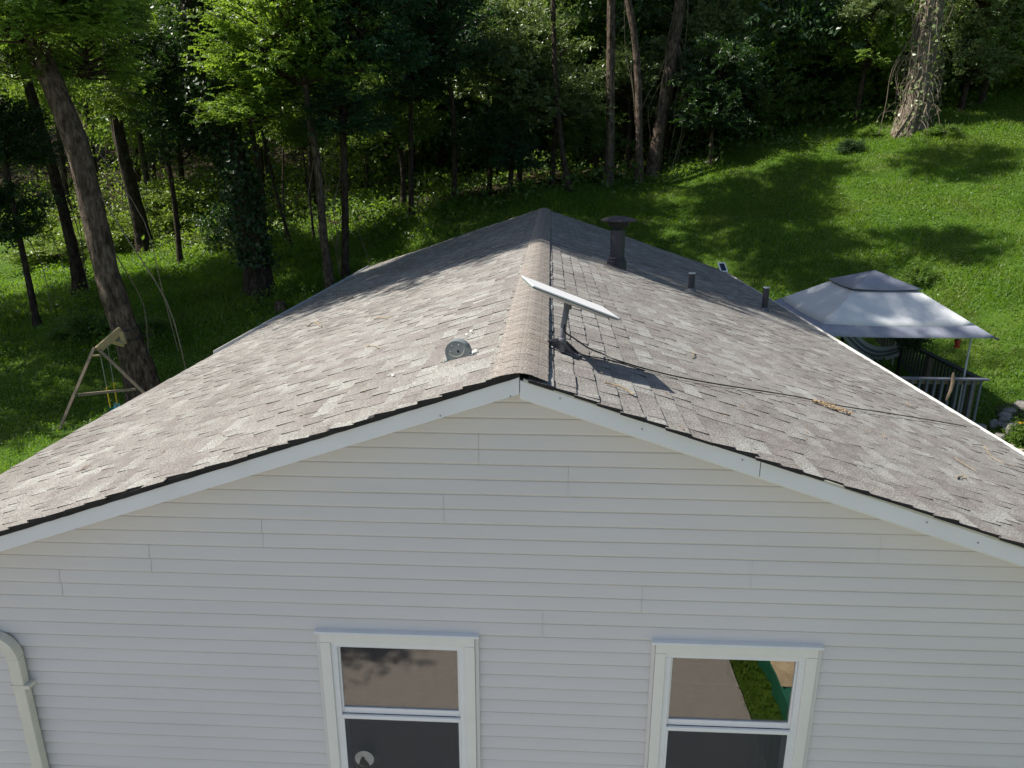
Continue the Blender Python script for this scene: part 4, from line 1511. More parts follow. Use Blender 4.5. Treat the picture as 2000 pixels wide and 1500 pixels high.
# shrubs one can tell apart
for (u, v, key, s, lab) in ((1668, 185, 'bushfresh', (1.5, 1.5, 1.6), 'tall feathery light green shrub left of the pale trunk'),
                            (1600, 215, 'bush', (1.3, 1.3, 1.1), 'mid green shrub between lawn and wood, left of the feathery one'),
                            (1530, 235, 'bush', (1.1, 1.1, .9), 'low rounded shrub on the lawn edge in half shade'),
                            (1470, 255, 'bushfresh', (.8, .8, .65), 'yellowish low shrub beside the small dark leafed tree'),
                            (1880, 165, 'bush', (1.4, 1.4, 1.2), 'dense shrub just right of the pale trunk'),
                            (1955, 150, 'bushlight', (1.6, 1.6, 1.4), 'bright yellow green shrub at the right edge above the lawn'),
                            (1790, 552, 'bushfresh', (.34, .34, .5), 'young leafy shoot standing right behind the canopy tent'),
                            (1745, 572, 'bushlight', (.3, .3, .28), 'small bright weed clump left of the leafy shoot'),
                            (1662, 293, 'bushdark', (.42, .42, .3), 'small dark weed clump alone on the shaded lawn'),
                            (1700, 262, 'bushfresh', (.4, .4, .3), 'light weed tuft left of the foot of the pale trunk'),
                            (1845, 262, 'bush', (.45, .45, .3), 'grey green weed clump right of the foot of the pale trunk'),
                            (60, 440, 'bushfresh', (1.2, 1.2, 1.1), 'pale leafed bush at the left edge under the trees'),
                            (455, 470, 'bushdark', (1.0, 1.0, 1.3), 'dark feathery bush against the ivy covered trunk'),
                            (180, 652, 'bush', (.75, .75, .5), 'low weedy bush left of the swing beam'),
                            (285, 650, 'bush', (.5, .5, .35), 'small weedy bush right of the leaning trunk'),
                            (330, 420, 'bushlight', (1.9, 1.9, 1.6), 'bright sunlit brush between the two dark trunks'),
                            (420, 400, 'bushlight', (1.6, 1.6, 1.3), 'bright sunlit brush left of the ivy covered trunk'),
                            (220, 470, 'bushlight', (1.5, 1.5, 1.0), 'bright brush low behind the leaning trunk'),
                            (110, 500, 'bushlight', (1.6, 1.6, .9), 'bright brush at the far left behind the second trunk'),
                            (500, 330, 'bushlight', (1.6, 1.6, 1.5), 'glowing brush far back right of the ivy covered trunk')):
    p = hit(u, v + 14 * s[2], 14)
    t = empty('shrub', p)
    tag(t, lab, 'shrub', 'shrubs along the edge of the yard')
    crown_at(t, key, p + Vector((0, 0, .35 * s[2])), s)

# ------------------------------------------------------------------ the wood beyond: one mass
def build_forest():
    r = np.random.default_rng(5)
    protos = []
    for sd in range(5):
        V, F, bo = crown_arrays(40 + sd, (4.2, 4.2, 6.0), 56, 18, 9, .27, flat=.5, low=-.75, lump=.45)
        protos.append(V)
    spots = []
    for y in np.arange(39, 88, 5.5):
        for x in np.arange(-52, 56, 5.6 if y < 60 else 7.5):
            if x < -9 and y < 56 and r.random() < .66:
                continue
            spots.append((x + r.uniform(-2, 2), y + r.uniform(-2, 2)))
    for x, y in ((-2, 41), (2, 41.5), (-6, 41), (6.5, 43), (10, 43.5), (-10, 41), (15, 43), (-24, 44), (-20, 48), (-28, 50), (-17, 44), (20, 41), (25, 42), (0, 42), (26, 38), (30, 36), (29, 42)):
        spots.append((x, y))
    vd, vl, vy = [], [], []
    tm = MB()
    for i, (x, y) in enumerate(spots):
        V = protos[i % 5]
        a = r.uniform(0, 6.28)
        s = r.uniform(.8, 1.15)
        Rm = np.array([[math.cos(a), -math.sin(a), 0], [math.sin(a), math.cos(a), 0], [0, 0, 1]])
        g = gz(x, y)
        hz = r.uniform(5.2, 7.5) + (2.2 if x < -12 else 0)
        W = V.reshape(-1, 4, 3)
        far = y > 52
        W = W[r.random(len(W)) < (.30 if far else 1)]
        if far:
            c = W.mean(1, keepdims=True)
            W = c + (W - c) * 1.6
        W = W.reshape(-1, 3)
        W = (W * np.array([s, s, s * 1.15])) @ Rm.T + np.array([x, y, g + hz])
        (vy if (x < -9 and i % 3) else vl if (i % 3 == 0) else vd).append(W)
        if y < 60:
            hx = r.uniform(-.5, .5)
            tm.tube([(x, y, g - .3), (x + hx * .5, y, g + 5), (x + hx, y, g + 12)], [r.uniform(.12, .26), .14, .06], 7, cap=False)
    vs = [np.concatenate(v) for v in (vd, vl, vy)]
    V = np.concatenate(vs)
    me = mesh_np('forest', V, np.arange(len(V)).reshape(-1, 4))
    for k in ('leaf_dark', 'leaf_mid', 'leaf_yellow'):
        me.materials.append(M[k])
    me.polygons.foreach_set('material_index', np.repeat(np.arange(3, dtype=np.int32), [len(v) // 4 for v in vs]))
    o = link('forest', me)
    tag(o, 'deep shaded wood rising up the hill behind the yard', kind='stuff')
    o2 = tm.build('forest_trunks', M['bark_dark'])
    tag(o2, 'dark trunks deep inside the wood behind the yard', kind='stuff')


build_forest()


def build_undergrowth():
    """weeds and brush under the edge of the wood: one mass"""
    r = np.random.default_rng(8)
    n = 90000
    x = r.uniform(-40, 32, n)
    y = r.uniform(26, 58, n)
    f = forest_mask(x, y + 1.2)
    keep = (f > .3) & (r.random(n) < np.where(y < 45, 1, .6))
    x, y = x[keep], y[keep]
    n = len(x)
    hgt = (.35 + .65 * (np.sin(x * 1.1 + 2) * np.sin(y * .9) > 0)) * r.random(n) ** 1.2 * np.where(y > 40, 1.7, .9)
    P = np.c_[x, y, ground(x, y) + hgt]
    D = unit(r, n) + np.array([0, 0, .1])
    N = np.array([0, 0, .8]) + unit(r, n) * .7
    s = r.uniform(.12, .3, n)
    V, F = leaf_quads(P, D, N, s, s * .6)
    me = mesh_np('undergrowth', V, F)
    me.materials.append(M['leaf_mid'])
    me.materials.append(M['leaf_yellow'])
    mi = ((x < -12) & (r.random(n) < .8)).astype(np.int32)
    me.polygons.foreach_set('material_index', mi)
    tag(link('undergrowth', me), 'leafy undergrowth along the foot of the wood', kind='stuff')


build_undergrowth()


def build_grass():
    r = np.random.default_rng(21)

    def zone(n, x0, x1, y0, y1, keepf, ln, wd):
        x = r.uniform(x0, x1, n)
        y = r.uniform(y0, y1, n)
        k = keepf(x, y)
        x, y = x[k], y[k]
        m = len(x)
        clump = .55 + .45 * np.sin(x * 1.7 + 1.5 * np.sin(y * 1.3)) * np.sin(y * 2.1 + np.sin(x * 2.3))
        fine = r.random(m) ** 1.5
        h = ln * (.35 + .8 * clump) * (.5 + fine)
        a = r.uniform(0, 6.28, m)
        lean = r.uniform(.25, 1.0, m)
        P = np.c_[x, y, ground(x, y) - .01]
        s = np.c_[-np.sin(a), np.cos(a), np.zeros(m)] * (wd * r.uniform(.6, 1.4, m))[:, None]
        T = P + np.c_[np.cos(a) * lean * h, np.sin(a) * lean * h, h]
        V = np.stack([P - s, P + s, T], 1).reshape(-1, 3)
        return V

    no_house = lambda x, y: ~((x > -5.2) & (x < 5) & (y < 20.6)) & (forest_mask(x, y) < .9)
    deck = lambda x, y: no_house(x, y) & ~((x > 4) & (x < 8.9) & (y > 14.5) & (y < 20.2))
    zones = [zone(230000, 2, 26, 20, 38, deck, .13, .015),
             zone(80000, 7, 20, 11, 21, deck, .12, .012),
             zone(110000, -24, -4, 20, 36, no_house, .2, .018),
             zone(26000, -4.2, 2.2, 20.5, 36, no_house, .17, .018),
             zone(90000, -18, -5, 8, 21, no_house, .085, .010)]
    V = np.concatenate(zones)
    o = link('grass', mesh_np('grass', V, np.arange(len(V)).reshape(-1, 3)), M['grass'])
    tag(o, 'short uneven lawn grass over the slope', kind='stuff')
    # broad leaved weeds through the lawn
    n = 330000
    x = r.uniform(-24, 26, n)
    y = r.uniform(12, 38, n)
    k = deck(x, y) & (np.sin(x * .8 + 1.1 * np.sin(y * .7)) + np.sin(y * 1.1 + x * .3) + r.normal(size=n) * .9 > -.3)
    x, y = x[k], y[k]
    n = len(x)
    lump_ = .5 + .5 * np.sin(x * 2.9 + 1.5 * np.sin(y * 2.3)) * np.sin(y * 3.3 + np.sin(x * 3.1))
    P = np.c_[x, y, ground(x, y) + .02 + .20 * lump_ * r.random(n)]
    s = r.uniform(.035, .085, n)
    V, F = leaf_quads(P, unit(r, n), np.array([0, 0, 1.]) + unit(r, n) * .6, s, s * .7)
    # the shaded bank on the left: low weedy plants in clumps
    n2 = 110000
    x = r.uniform(-26, -4.5, n2)
    y = r.uniform(18.5, 40, n2)
    den = np.sin(x * 1.3 + 1.7 * np.sin(y * .9)) + np.sin(y * 1.6 + np.sin(x * 1.9)) + r.normal(size=n2) * .5
    k = den > .1
    x, y, den = x[k], y[k], den[k]
    hh = np.clip(den, 0, 2) * .36 * r.random(len(x))
    P2 = np.c_[x, y, ground(x, y) + .02 + hh]
    s2 = r.uniform(.05, .15, len(x))
    V2, F2 = leaf_quads(P2, unit(r, len(x)), np.array([0, 0, 1.]) + unit(r, len(x)) * .7, s2, s2 * .65)
    n3 = 2600                                # clover heads and pale seed heads
    x3, y3 = r.uniform(3, 26, n3), r.uniform(20, 37, n3)
    k = deck(x3, y3)
    x3, y3 = x3[k], y3[k]
    P3 = np.c_[x3, y3, ground(x3, y3) + r.uniform(.10, .2, len(x3))]
    s3 = r.uniform(.018, .035, len(x3))
    V3, F3 = leaf_quads(P3, unit(r, len(x3)), np.array([0, 0, 1.]) + unit(r, len(x3)) * .5, s3, s3)
    tag(link('clover_heads', mesh_np('clover_heads', V3, F3), M['clover']), 'small pale clover heads dotted over the lawn', kind='stuff')
    F = np.concatenate([F, F2 + len(V)])
    V = np.concatenate([V, V2])
    tag(link('lawn_weeds', mesh_np('lawn_weeds', V, F), M['weed']), 'broad leaved weeds mixed through the lawn', kind='stuff')


build_grass()

# tan house far behind the trees
nh = empty('tan_house', (-10.5, 58, gz(-10.5, 58)))
tag(nh, 'tan walled house with a pinkish roof, glimpsed through the trees', 'house')
MB().box((-4.5, 0, -1), (4.5, 7, 3.2)).build('wall', M['wall_far'], nh)
MB().poly([(-5, -.6, 3.15), (5, -.6, 3.15), (5, 3.5, 5.2), (-5, 3.5, 5.2), (5, 7.6, 3.15), (-5, 7.6, 3.15)], [(0, 1, 2, 3), (3, 2, 4, 5), (0, 5, 4, 1), (1, 4, 2), (0, 3, 5)]).build('roof', M['roof_far'], nh)
for x in (-2.6, 1.2):
    f_ = MB().box((x - .55, -.05, 1.2), (x + .55, .02, 2.5)).build('window', M['vinyl'], nh)
    MB().box((x - .47, -.06, 1.28), (x + .47, -.051, 2.42)).build('pane', M['solar'], f_)

# stump and bits on the left bank
sp_ = hit(548, 612, 14)
origin_mesh('tree_stump', MB().tube([sp_ - Vector((0, 0, .2)), sp_ + Vector((0, 0, .12)), sp_ + Vector((.02, 0, .34))], [.27, .2, .17], 11, jit=.1), M['bark'], 'short brown stump on the shaded bank left of the roof', 'stump', ref=sp_)
sp_ = hit(292, 660, 12)
origin_mesh('tree_stump', MB().tube([sp_ - Vector((0, 0, .2)), sp_ + Vector((0, 0, .25))], [.17, .14], 11, jit=.1), M['wood_old'], 'cut pale topped stump right of the leaning trunk', 'stump', ref=sp_)

# ------------------------------------------------------------------ swing on the leaning tree
SY = 15.0
ap = at(186, 681, SY)
sw = empty('swing_set', (ap.x, SY, gz(ap.x, SY)))
tag(sw, 'wooden A frame swing stand with a beam strapped to the leaning tree', 'swing stand')


def swp(name, mb, mat, **k):
    mb.v = [tuple(Vector(p) - sw.location) for p in mb.v]
    return mb.build(name, mat, sw, **k)


foot1 = at(118, 866, SY - .6)
foot2 = at(292, 784, SY + .05)
f1 = Vector((foot1.x, foot1.y, gz(foot1.x, foot1.y) - .05))
f2 = at(305, 790, SY - .1)
swp('frame_leg', MB().bar(ap + Vector((0, -.03, .03)), f1, .06, .035, (0, 1, 0)), M['wood_old'])
swp('frame_leg', MB().bar(ap + Vector((.02, .02, .03)), Vector((f2.x, f2.y, max(f2.z, gz(f2.x, f2.y)))), .06, .035, (0, 1, 0)), M['wood_old'])
swp('cross_bar', MB().bar(at(153, 771, SY - .12), at(266, 760, SY - .05), .055, .035, (0, 1, 0)), M['wood_old'])
swp('gusset', MB().bar(at(181, 694, SY - .08), at(194, 694, SY - .08), .05, .03), M['wood_new'])
bm_end = at(236, 644, 15.55)
swp('beam', MB().bar(ap + Vector((.05, 0, -.03)), bm_end, .06, .16, (0, 0, 1)), M['wood_new'])
swp('brace', MB().bar(at(214, 666, 15.4), at(243, 674, 15.5), .05, .09), M['wood_new'])
swp('upright_block', MB().bar(at(236, 648, 15.48), at(243, 672, 15.46), .10, .06, (0, 1, 0)), M['wood_new'])
swp('metal_bracket', MB().bar(at(229, 662, 15.42), at(240, 671, 15.4), .03, .02), M['chain'])
for v, uu in ((643, 243), (662, 250)):
    c = at(uu + 4, v, 15.85)
    cc = []
    for k in range(15):
        a_ = k / 14 * 2 * math.pi
        cc.append(c + Vector((.30 * math.cos(a_), .30 * math.sin(a_), .06 * math.cos(a_))))
    swp('strap', MB().tube(cc, .028, 6), M['cable'])
# chains: steel above, yellow sleeve below, teal seat
c1, c2 = at(196, 693, SY + .02), at(210, 676, SY + .1)
e1, e2 = at(216, 796, SY + .05), at(229, 789, SY + .25)
for c, e, nm in ((c1, e1, 'chain'), (c2, e2, 'chain')):
    mid = c.lerp(e, .62)
    mb = MB()
    nl = 26
    for k in range(nl):
        a_, b_ = c.lerp(mid, k / nl), c.lerp(mid, (k + .8) / nl)
        mb.bar(a_, b_, .022 if k % 2 else .009, .009 if k % 2 else .022, (0, 1, 0))
    swp('chain', mb, M['chain'])
    swp('chain_sleeve', MB().tube([mid, e], .016, 7), M['yellow'])
seat = MB()
vs, fs = [], []
for i in range(11):
    t = i / 10
    p = e1.lerp(e2, t) + Vector((0, 0, -.20 * math.sin(math.pi * t) + .03))
    for sgn in (-1, 1):
        vs.append(p + Vector((sgn * .085, -sgn * .03, 0)))
        vs.append(p + Vector((sgn * .085, -sgn * .03, -.012)))
for i in range(10):
    b_ = 4 * i
    fs += [(b_, b_ + 4, b_ + 6, b_ + 2), (b_ + 1, b_ + 3, b_ + 7, b_ + 5), (b_, b_ + 1, b_ + 5, b_ + 4), (b_ + 2, b_ + 6, b_ + 7, b_ + 3)]
swp('seat', seat.poly(vs, fs), M['teal'])
# ------------------------------------------------------------------ deck on the right
DX0, DX1, DY0, DY1, DZ = 4.35, 8.72, 14.62, 19.9, .30
deck = empty('deck', (DX0, DY0, 0))
tag(deck, 'raised deck with blue grey railings beside the house, under the canopy', 'deck')


def dk(name, mb, mat, **k):
    mb.v = [tuple(Vector(p) - deck.location) for p in mb.v]
    return mb.build(name, mat, deck, **k)


nb_ = 32
for i in range(nb_):
    y0 = DY0 + .04 + (DY1 - DY0 - .08) * i / nb_
    dk('floor_board', MB().box((DX0, y0, DZ - .03), (DX1, y0 + (DY1 - DY0) / nb_ - .008, DZ + random.uniform(-.002, .002))), M['deck_paint'])
dk('rim_joist', MB().box((DX0, DY0 - .02, .02), (DX1 + .02, DY0 + .02, DZ - .032)).box((DX1 - .02, DY0 + .022, .02), (DX1 + .02, DY1, DZ - .032)), M['deck_paint'])
RT = 1.27
dk('top_rail', MB().box((DX0, DY0 - .07, RT - .04), (DX1 + .16, DY0 + .07, RT)), M['deck_paint'], bevel=.004)
dk('top_rail', MB().box((DX1 - .07, DY0 + .075, RT - .04), (DX1 + .09, DY1, RT)), M['deck_shaded'], bevel=.004)
dk('top_rail', MB().box((DX0, DY1 + .002, RT - .04), (DX1 + .09, DY1 + .13, RT)), M['deck_shaded'], bevel=.004)
for y in (DY0 + .03, DY1 - .03):
    dk('sub_rail', MB().box((DX0, y - .02, RT - .14), (DX1, y + .02, RT - .045)), M['wood_old'])
x = DX1 + .03
i = 0
while x > DX0:
    dk('baluster', MB().box((x - .019, DY0 - .035, DZ - .16), (x + .019, DY0 + .003, RT - .041)), M['deck_paint'])
    dk('baluster', MB().box((x - .019, DY1 + .02, DZ - .16), (x + .019, DY1 + .058, RT - .041)), M['deck_paint'])
    x -= .151
y = DY0 + .2
while y < DY1:
    dk('baluster', MB().box((DX1 + .022, y - .019, DZ - .16), (DX1 + .06, y + .019, RT - .041)), M['deck_shaded'])
    y += .145
for (x, y) in ((DX1 - .07, DY0 + .08), (DX1 - .03, 16.55), (DX1 - .07, DY1 - .08), (6.5, DY1 - .06)):
    dk('post', MB().box((x - .045, y - .045, 0), (x + .045, y + .045, RT - .045)), M['wood_old'])

# canopy tent
TC = Vector((7.13, 16.42, DZ))
tent = empty('canopy_tent', TC, 0)
tag(tent, 'pitched canopy tent with light grey top, dark grey border and dark grey peak', 'canopy tent')
E = 1.78
ZE, ZC, HC = 2.10 - DZ, 2.86 - DZ, .66


def ring(h, z, n=8, sag=.0):
    """points round a square of half width h, n per side, sides sagging inward"""
    out = []
    cs = [(-h, -h), (h, -h), (h, h), (-h, h)]
    for k in range(4):
        (ax, ay), (bx_, by_) = cs[k], cs[(k + 1) % 4]
        for i in range(n):
            t = i / n
            q = math.sin(math.pi * t)
            out.append((ax + (bx_ - ax) * t, ay + (by_ - ay) * t, z - sag * q))
    return out


def rings_mesh(rings):
    mb = MB()
    n = len(rings[0])
    vs = [p for r_ in rings for p in r_]
    fs = []
    for i in range(len(rings) - 1):
        for k in range(n):
            fs.append((i * n + k, i * n + (k + 1) % n, (i + 1) * n + (k + 1) % n, (i + 1) * n + k))
    return mb.poly(vs, fs)


def lerp_ring(t, sag):
    return ring(E + (HC - E) * t, ZE + (ZC - ZE) * t, 10, sag)


for nm, ts, m_ in (('border', (0, .12, .25), 'fabric_grey'), ('top_panel', (.252, .4, .6, .8, 1), 'fabric_light')):
    o = rings_mesh([lerp_ring(t, .05 * math.sin(math.pi * min(t * .9 + .1, 1))) for t in ts]).build(nm, M[m_], tent, smooth=True)
    sm = o.modifiers.new('thick', 'SOLIDIFY')
    sm.thickness = .006
    o.data.set_sharp_from_angle(angle=R(14))
o = rings_mesh([ring(HC + .06, ZC + .035, 10, .03), ring(HC * .6, ZC + .16, 10, .012), ring(.02, ZC + .325, 10)]).build('peak', M['fabric_grey'], tent, smooth=True)
o.modifiers.new('thick', 'SOLIDIFY').thickness = .006
o.data.set_sharp_from_angle(angle=R(14))
for sx in (-1, 1):
    for sy in (-1, 1):
        MB().tube([(sx * 1.42, sy * 1.55, 0), (sx * 1.42, sy * 1.55, ZE + .12)], .019, 8).build('pole', M['pole_white'], tent)
        MB().box((sx * 1.42 - .06, sy * 1.55 - .06, 0), (sx * 1.42 + .06, sy * 1.55 + .06, .02)).build('pole_foot', M['fabric_dark'], tent)
        MB().bar((sx * 1.42, sy * 1.55, ZE + .1), (0, 0, ZC + .1), .025, .025).build('roof_strut', M['fabric_dark'], tent)
        MB().bar((sx * (E - .06), sy * (E - .06), ZE + .012), (sx * (E + .04), sy * (E + .02), ZE - .03), .05, .03).build('corner_strap', M['fabric_dark'], tent)
MB().box((1.02, -1.35, ZE + .19), (1.42, -1.30, ZE + .215)).build('vent_strap', M['fabric_dark'], tent)
MB().box((-1.15, .3, ZE + .30), (-1.08, .4, ZE + .35)).build('vent_strap', M['fabric_dark'], tent)

# hummingbird feeder
fp_ = at(1873, 655, 14.9)
fd = empty('bird_feeder', fp_)
tag(fd, 'red hanging bird feeder beside the white canopy pole', 'bird feeder')
MB().tube([(0, 0, 0), (0, 0, -.08)], .004, 5).build('hanger', M['cable'], fd)
MB().lathe([(.02, -.08), (.062, -.09), (.068, -.13), (.035, -.19)], 12).build('bottle', M['red'], fd)
MB().lathe([(.035, -.19), (.035, -.215), (.062, -.22), (.06, -.25), (.02, -.26)], 12).build('tray', M['red'], fd)

# wire plant stand, chair, hammock, planters under the canopy
pb = Vector((8.35, 16.9, RT))
bk = empty('wire_basket', pb)
tag(bk, 'black wire basket with a dark plant on the shaded rail', 'basket')
mb = MB()
for k in range(14):
    a_ = 2 * math.pi * k / 14
    mb.tube([(.30 * math.cos(a_), .22 * math.sin(a_), .26), (.20 * math.cos(a_), .15 * math.sin(a_), .0)], .008, 5)
for z, q in ((.26, 1), (.14, .85), (.0, .66)):
    mb.tube([(.30 * q * math.cos(2 * math.pi * k / 16), .22 * q * math.sin(2 * math.pi * k / 16), z) for k in range(17)], .009, 5)
mb.build('wire_frame', M['fabric_dark'], bk)
V, F, _ = crown_arrays(77, (.32, .25, .2), 16, 8, 8, .07, low=-.2)
link('plant', mesh_np('plant', V, F), M['leaf_dark'], bk, (0, 0, .25))

hm = empty('hammock', (6.2, 17.6, DZ))
H0, H1 = at(1648, 640, 17.9) - hm.location, at(1760, 682, 17.2) - hm.location
tag(hm, 'striped cloth hammock sagging under the canopy', 'hammock')
for s in range(5):
    vs, fs = [], []
    for i in range(17):
        t = i / 16
        p = H0.lerp(H1, t) + Vector((0, 0, -.34 * math.sin(math.pi * t)))
        for q in (s - 2.5, s - 1.55):
            vs.append(p + Vector((.055, .085, .02 * abs(q))) * q)
    fs = [(2 * i, 2 * i + 2, 2 * i + 3, 2 * i + 1) for i in range(16)]
    MB().poly(vs, fs).build('stripe', M['fabric_light'] if s % 2 == 0 else M['mount_grey'], hm)
MB().bar((H0.x, H0.y, 0), H0, .06, .06).bar((H1.x, H1.y, 0), H1, .06, .06).bar((H0.x, H0.y, .04), (H1.x, H1.y, .04), .06, .06).build('stand', M['fabric_dark'], hm)

ch = empty('deck_chair', (6.05, 16.2, DZ), R(25))
tag(ch, 'black deck chair by the hammock in the canopy shade', 'chair')
MB().box((-.28, -.26, .40), (.28, .26, .44)).build('seat', M['fabric_dark'], ch)
MB().bar((0, .26, .44), (0, .42, 1.0), .54, .03, (0, 1, 0)).build('backrest', M['fabric_dark'], ch)
for sx in (-.26, .26):
    MB().bar((sx, -.28, .62), (sx, .30, .64), .05, .03).build('armrest', M['fabric_dark'], ch)
    for sy in (-.24, .24):
        MB().bar((sx, sy, 0), (sx, sy, .62), .03, .03).build('leg', M['fabric_dark'], ch)

for (x, y, pm, lm, lab) in ((6.9, 16.0, 'teal', 'leaf_blue', 'teal pot with a bluish plant near the front railing'), (7.35, 16.5, 'terracotta', 'leaf_mid', 'clay pot with a bushy green plant in the canopy shade')):
    pt = empty('potted_plant', (x, y, DZ))
    tag(pt, lab, 'potted plant')
    MB().lathe([(.12, 0), (.17, .30), (.185, .30), (.185, .34), (.15, .34), (.13, .28)], 14).build('pot', M[pm], pt)
    V, F, _ = crown_arrays(int(x * 10), (.33, .33, .3), 16, 8, 8, .09, low=-.1)
    link('plant', mesh_np('plant', V, F), M[lm], pt, (0, 0, .52))
um = empty('folded_umbrella', (5.25, 15.6, DZ))
tag(um, 'closed terracotta coloured parasol beside the left canopy edge', 'parasol')
MB().tube([(0, 0, 0), (0, 0, 1.75)], .02, 8).build('pole', M['wood_old'], um)
MB().lathe([(.09, .75), (.11, .85), (.07, 1.3), (.03, 1.72)], 10).build('cloth', M['terracotta'], um)
dw = empty('driftwood', at(1861, 737, 14.5))
tag(dw, 'pale curved driftwood piece hanging on the front railing', 'driftwood')
pp = [at(u, v, 14.53) - dw.location for u, v in ((1862, 728), (1861, 745), (1857, 762), (1850, 778), (1848, 783))]
MB().tube(smooth_path(pp, 3), [.02, .03, .035, .036, .036, .034, .034, .03, .028, .024, .02, .015, .01], 8, jit=.08).build('curved_stick', M['twig'], dw)

# ------------------------------------------------------------------ stone edged bed at the right
rs = random.Random(9)
STN = [(1900, 845, .34, .16, 'stone', 'long flat slab nearest the gutter'), (1921, 859, .13, .11, 'stone', 'small stone below the upright pair'), (1912, 852, .17, .13, 'stone', 'blue grey boulder beside the long slab'),
       (1938, 838, .14, .12, 'stone', 'angular stone standing above the boulder'), (1950, 858, .19, .10, 'stone', 'flat blue grey stone below the boulder'), (1946, 868, .16, .10, 'stone', 'lowest flat grey stone in the shade'),
       (1972, 851, .26, .17, 'stone', 'broad brownish stone in the middle of the bed edge'), (1960, 824, .22, .08, 'stone', 'dark purplish flat stone'), (1957, 832, .16, .06, 'stone', 'thin pale stone under the purplish one'),
       (1962, 813, .22, .09, 'stone', 'pale stone topping the stack'), (1970, 805, .26, .07, 'stone', 'long thin stone at the top of the stack'), (1992, 797, .24, .15, 'stone', 'large light grey stone at the right edge'),
       (1990, 845, .16, .15, 'stone', 'grey stone half hidden by the flowering plant'), (1968, 884, .18, .12, 'stone_tan', 'sunlit tan stone nearest the gutter'), (1984, 889, .2, .11, 'stone_tan', 'sunlit tan stone below the flowering plant'),
       (1992, 900, .2, .12, 'stone_tan', 'lowest sunlit tan stone at the right edge'), (1975, 895, .15, .1, 'stone_tan', 'small sunlit tan stone between two larger ones')]
for (u, v, wd, hg, m_, lab) in STN:
    p = hit(u, v + 6, 8)
    me = bpy.data.meshes.new('stone')
    vs, fs = [], []
    nr, ns = 5, 9
    ph = rs.uniform(0, 6)
    for i in range(nr + 1):
        th_ = math.pi * i / nr
        for k in range(ns):
            a_ = 2 * math.pi * k / ns
            q = 1 + .22 * math.sin(a_ * 2 + ph) + rs.uniform(-.10, .10)
            sx_ = math.sin(th_) ** .55
            vs.append((wd * .70 * sx_ * math.cos(a_) * q, wd * .5 * sx_ * math.sin(a_) * q, hg * math.cos(th_) * (1 + rs.uniform(-.1, .1))))
    for i in range(nr):
        for k in range(ns):
            fs.append((i * ns + k, (i + 1) * ns + k, (i + 1) * ns + (k + 1) % ns, i * ns + (k + 1) % ns))
    mb = MB().poly(vs, fs)
    o = mb.build('stone', M[m_], None, p + Vector((0, 0, hg * .55)))
    o.rotation_euler = (rs.uniform(-.15, .15), rs.uniform(-.15, .15), rs.uniform(-.5, .5))
    tag(o, lab + ' of the stone bed', 'stone', 'stones edging the flower bed')
bp = hit(1985, 830, 8)
V_ = []
for k in range(20):
    a_ = 2 * math.pi * k / 20
    x, y = bp.x + .9 + 1.15 * math.cos(a_), bp.y + .2 + .9 * math.sin(a_)
    V_.append((x, y, gz(x, y) + .03))
o = MB().poly([(bp.x + .9, bp.y + .2, gz(bp.x + .9, bp.y) + .12)] + V_, [(0, 1 + k, 1 + (k + 1) % 20) for k in range(20)]).build('soil_bed', M['soil'])
tag(o, kind='structure')
fpn = hit(1993, 876, 8)
fl = empty('flowering_plant', fpn)
tag(fl, 'bushy green plant with an orange yellow flower among the stones', 'plant')
V, F, bo = crown_arrays(91, (.27, .27, .3), 24, 10, 9, .055, low=-.1)
link('leaves', mesh_np('leaves', V, F), M['leaf_light'], fl, (.12, 0, .22))
fh = at(1995, 829, fpn.y + .1) - fpn
MB().tube([(0, 0, .3), tuple(fh)], .006, 5).build('stem', M['weed'], fl)
mb = MB()
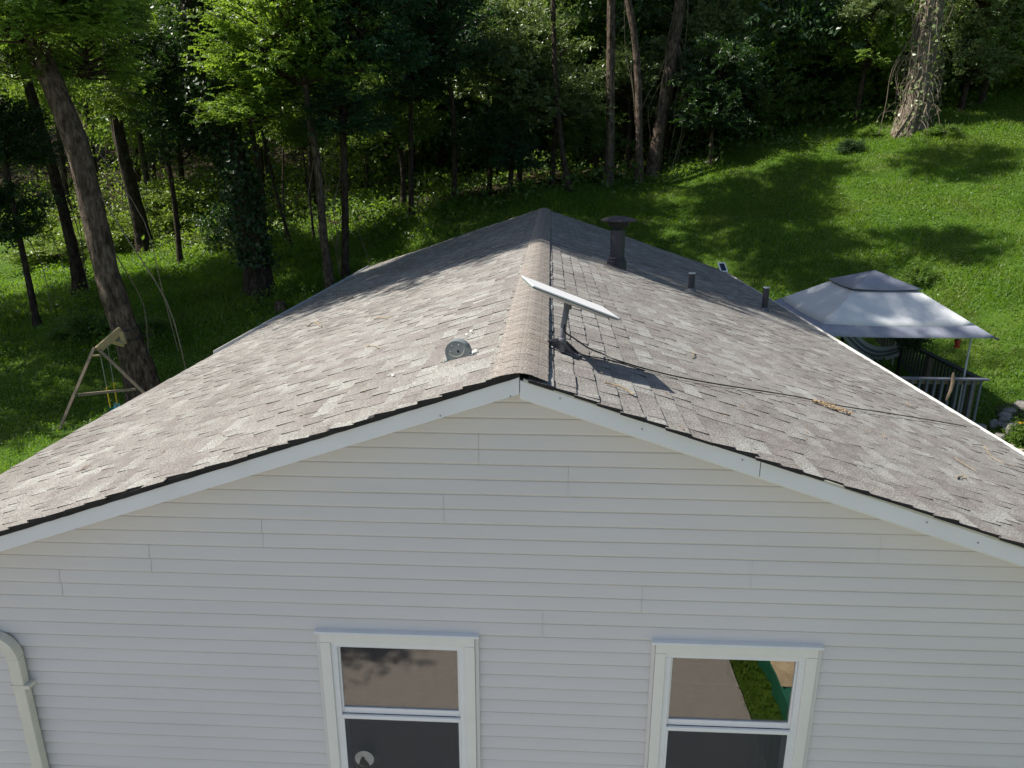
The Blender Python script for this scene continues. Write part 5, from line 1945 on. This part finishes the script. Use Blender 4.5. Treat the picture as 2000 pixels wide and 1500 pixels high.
for k in range(9):
    a_ = 2 * math.pi * k / 9
    d1 = Vector((math.cos(a_), math.sin(a_), .5))
    d2 = Vector((-math.sin(a_), math.cos(a_), 0))
    mb.poly([fh, fh + d1 * .05 + d2 * .022, fh + d1 * .08, fh + d1 * .05 - d2 * .022], [(0, 1, 2, 3)])
mb.build('flower', M['petal'], fl)

# ------------------------------------------------------------------ in front of the house: mirrored in the panes
bx_ = empty('covered_sandbox', (2.95, 1.35, 0))
tag(bx_, 'green tarp wrapped box heaped with tan sand, mirrored in the right pane', 'sandbox')
vs, fs = [], []
for i in range(15):
    y = -1.1 + 2.2 * i / 14
    j = rs.uniform(-.04, .04)
    vs += [(-.50 + j, y, 0), (-.56 + j * .5, y, .36), (-.5, y + j, .40), (.6, y, .38), (.66, y, 0)]
for i in range(14):
    for k in range(4):
        a_ = i * 5 + k
        fs.append((a_, a_ + 1, a_ + 6, a_ + 5))
MB().poly(vs, fs).build('tarp', M['tarp'], bx_)
vs, fs = [], []
for i in range(9):
    for k in range(9):
        x, y = -.58 + 1.15 * k / 8, -.7 + 1.38 * i / 8
        vs.append((x, y, .40 + .16 * math.sin(math.pi * i / 8) * math.sin(math.pi * k / 8) + rs.uniform(0, .02)))
for i in range(8):
    for k in range(8):
        a_ = i * 9 + k
        fs.append((a_, a_ + 1, a_ + 10, a_ + 9))
MB().poly(vs, fs).build('sand_heap', M['sand'], bx_)
r = np.random.default_rng(2)
n = 9000
x = r.uniform(2.08, 2.6, n) + r.normal(size=n) * .07
y = r.uniform(-6, 3.6, n)
h = r.uniform(.03, .09, n)
a_ = r.uniform(0, 6.28, n)
P = np.c_[x, y, np.zeros(n)]
s = np.c_[-np.sin(a_), np.cos(a_), np.zeros(n)] * .006
V = np.stack([P - s, P + s, P + np.c_[np.cos(a_) * h * .6, np.sin(a_) * h * .6, h]], 1).reshape(-1, 3)
tag(link('grass_verge', mesh_np('grass_verge', V, np.arange(len(V)).reshape(-1, 3)), M['grass']), 'strip of grass along the driveway, mirrored in the right pane', kind='stuff')

for o in bpy.data.objects:
    if '_w' in o:
        del o['_w']
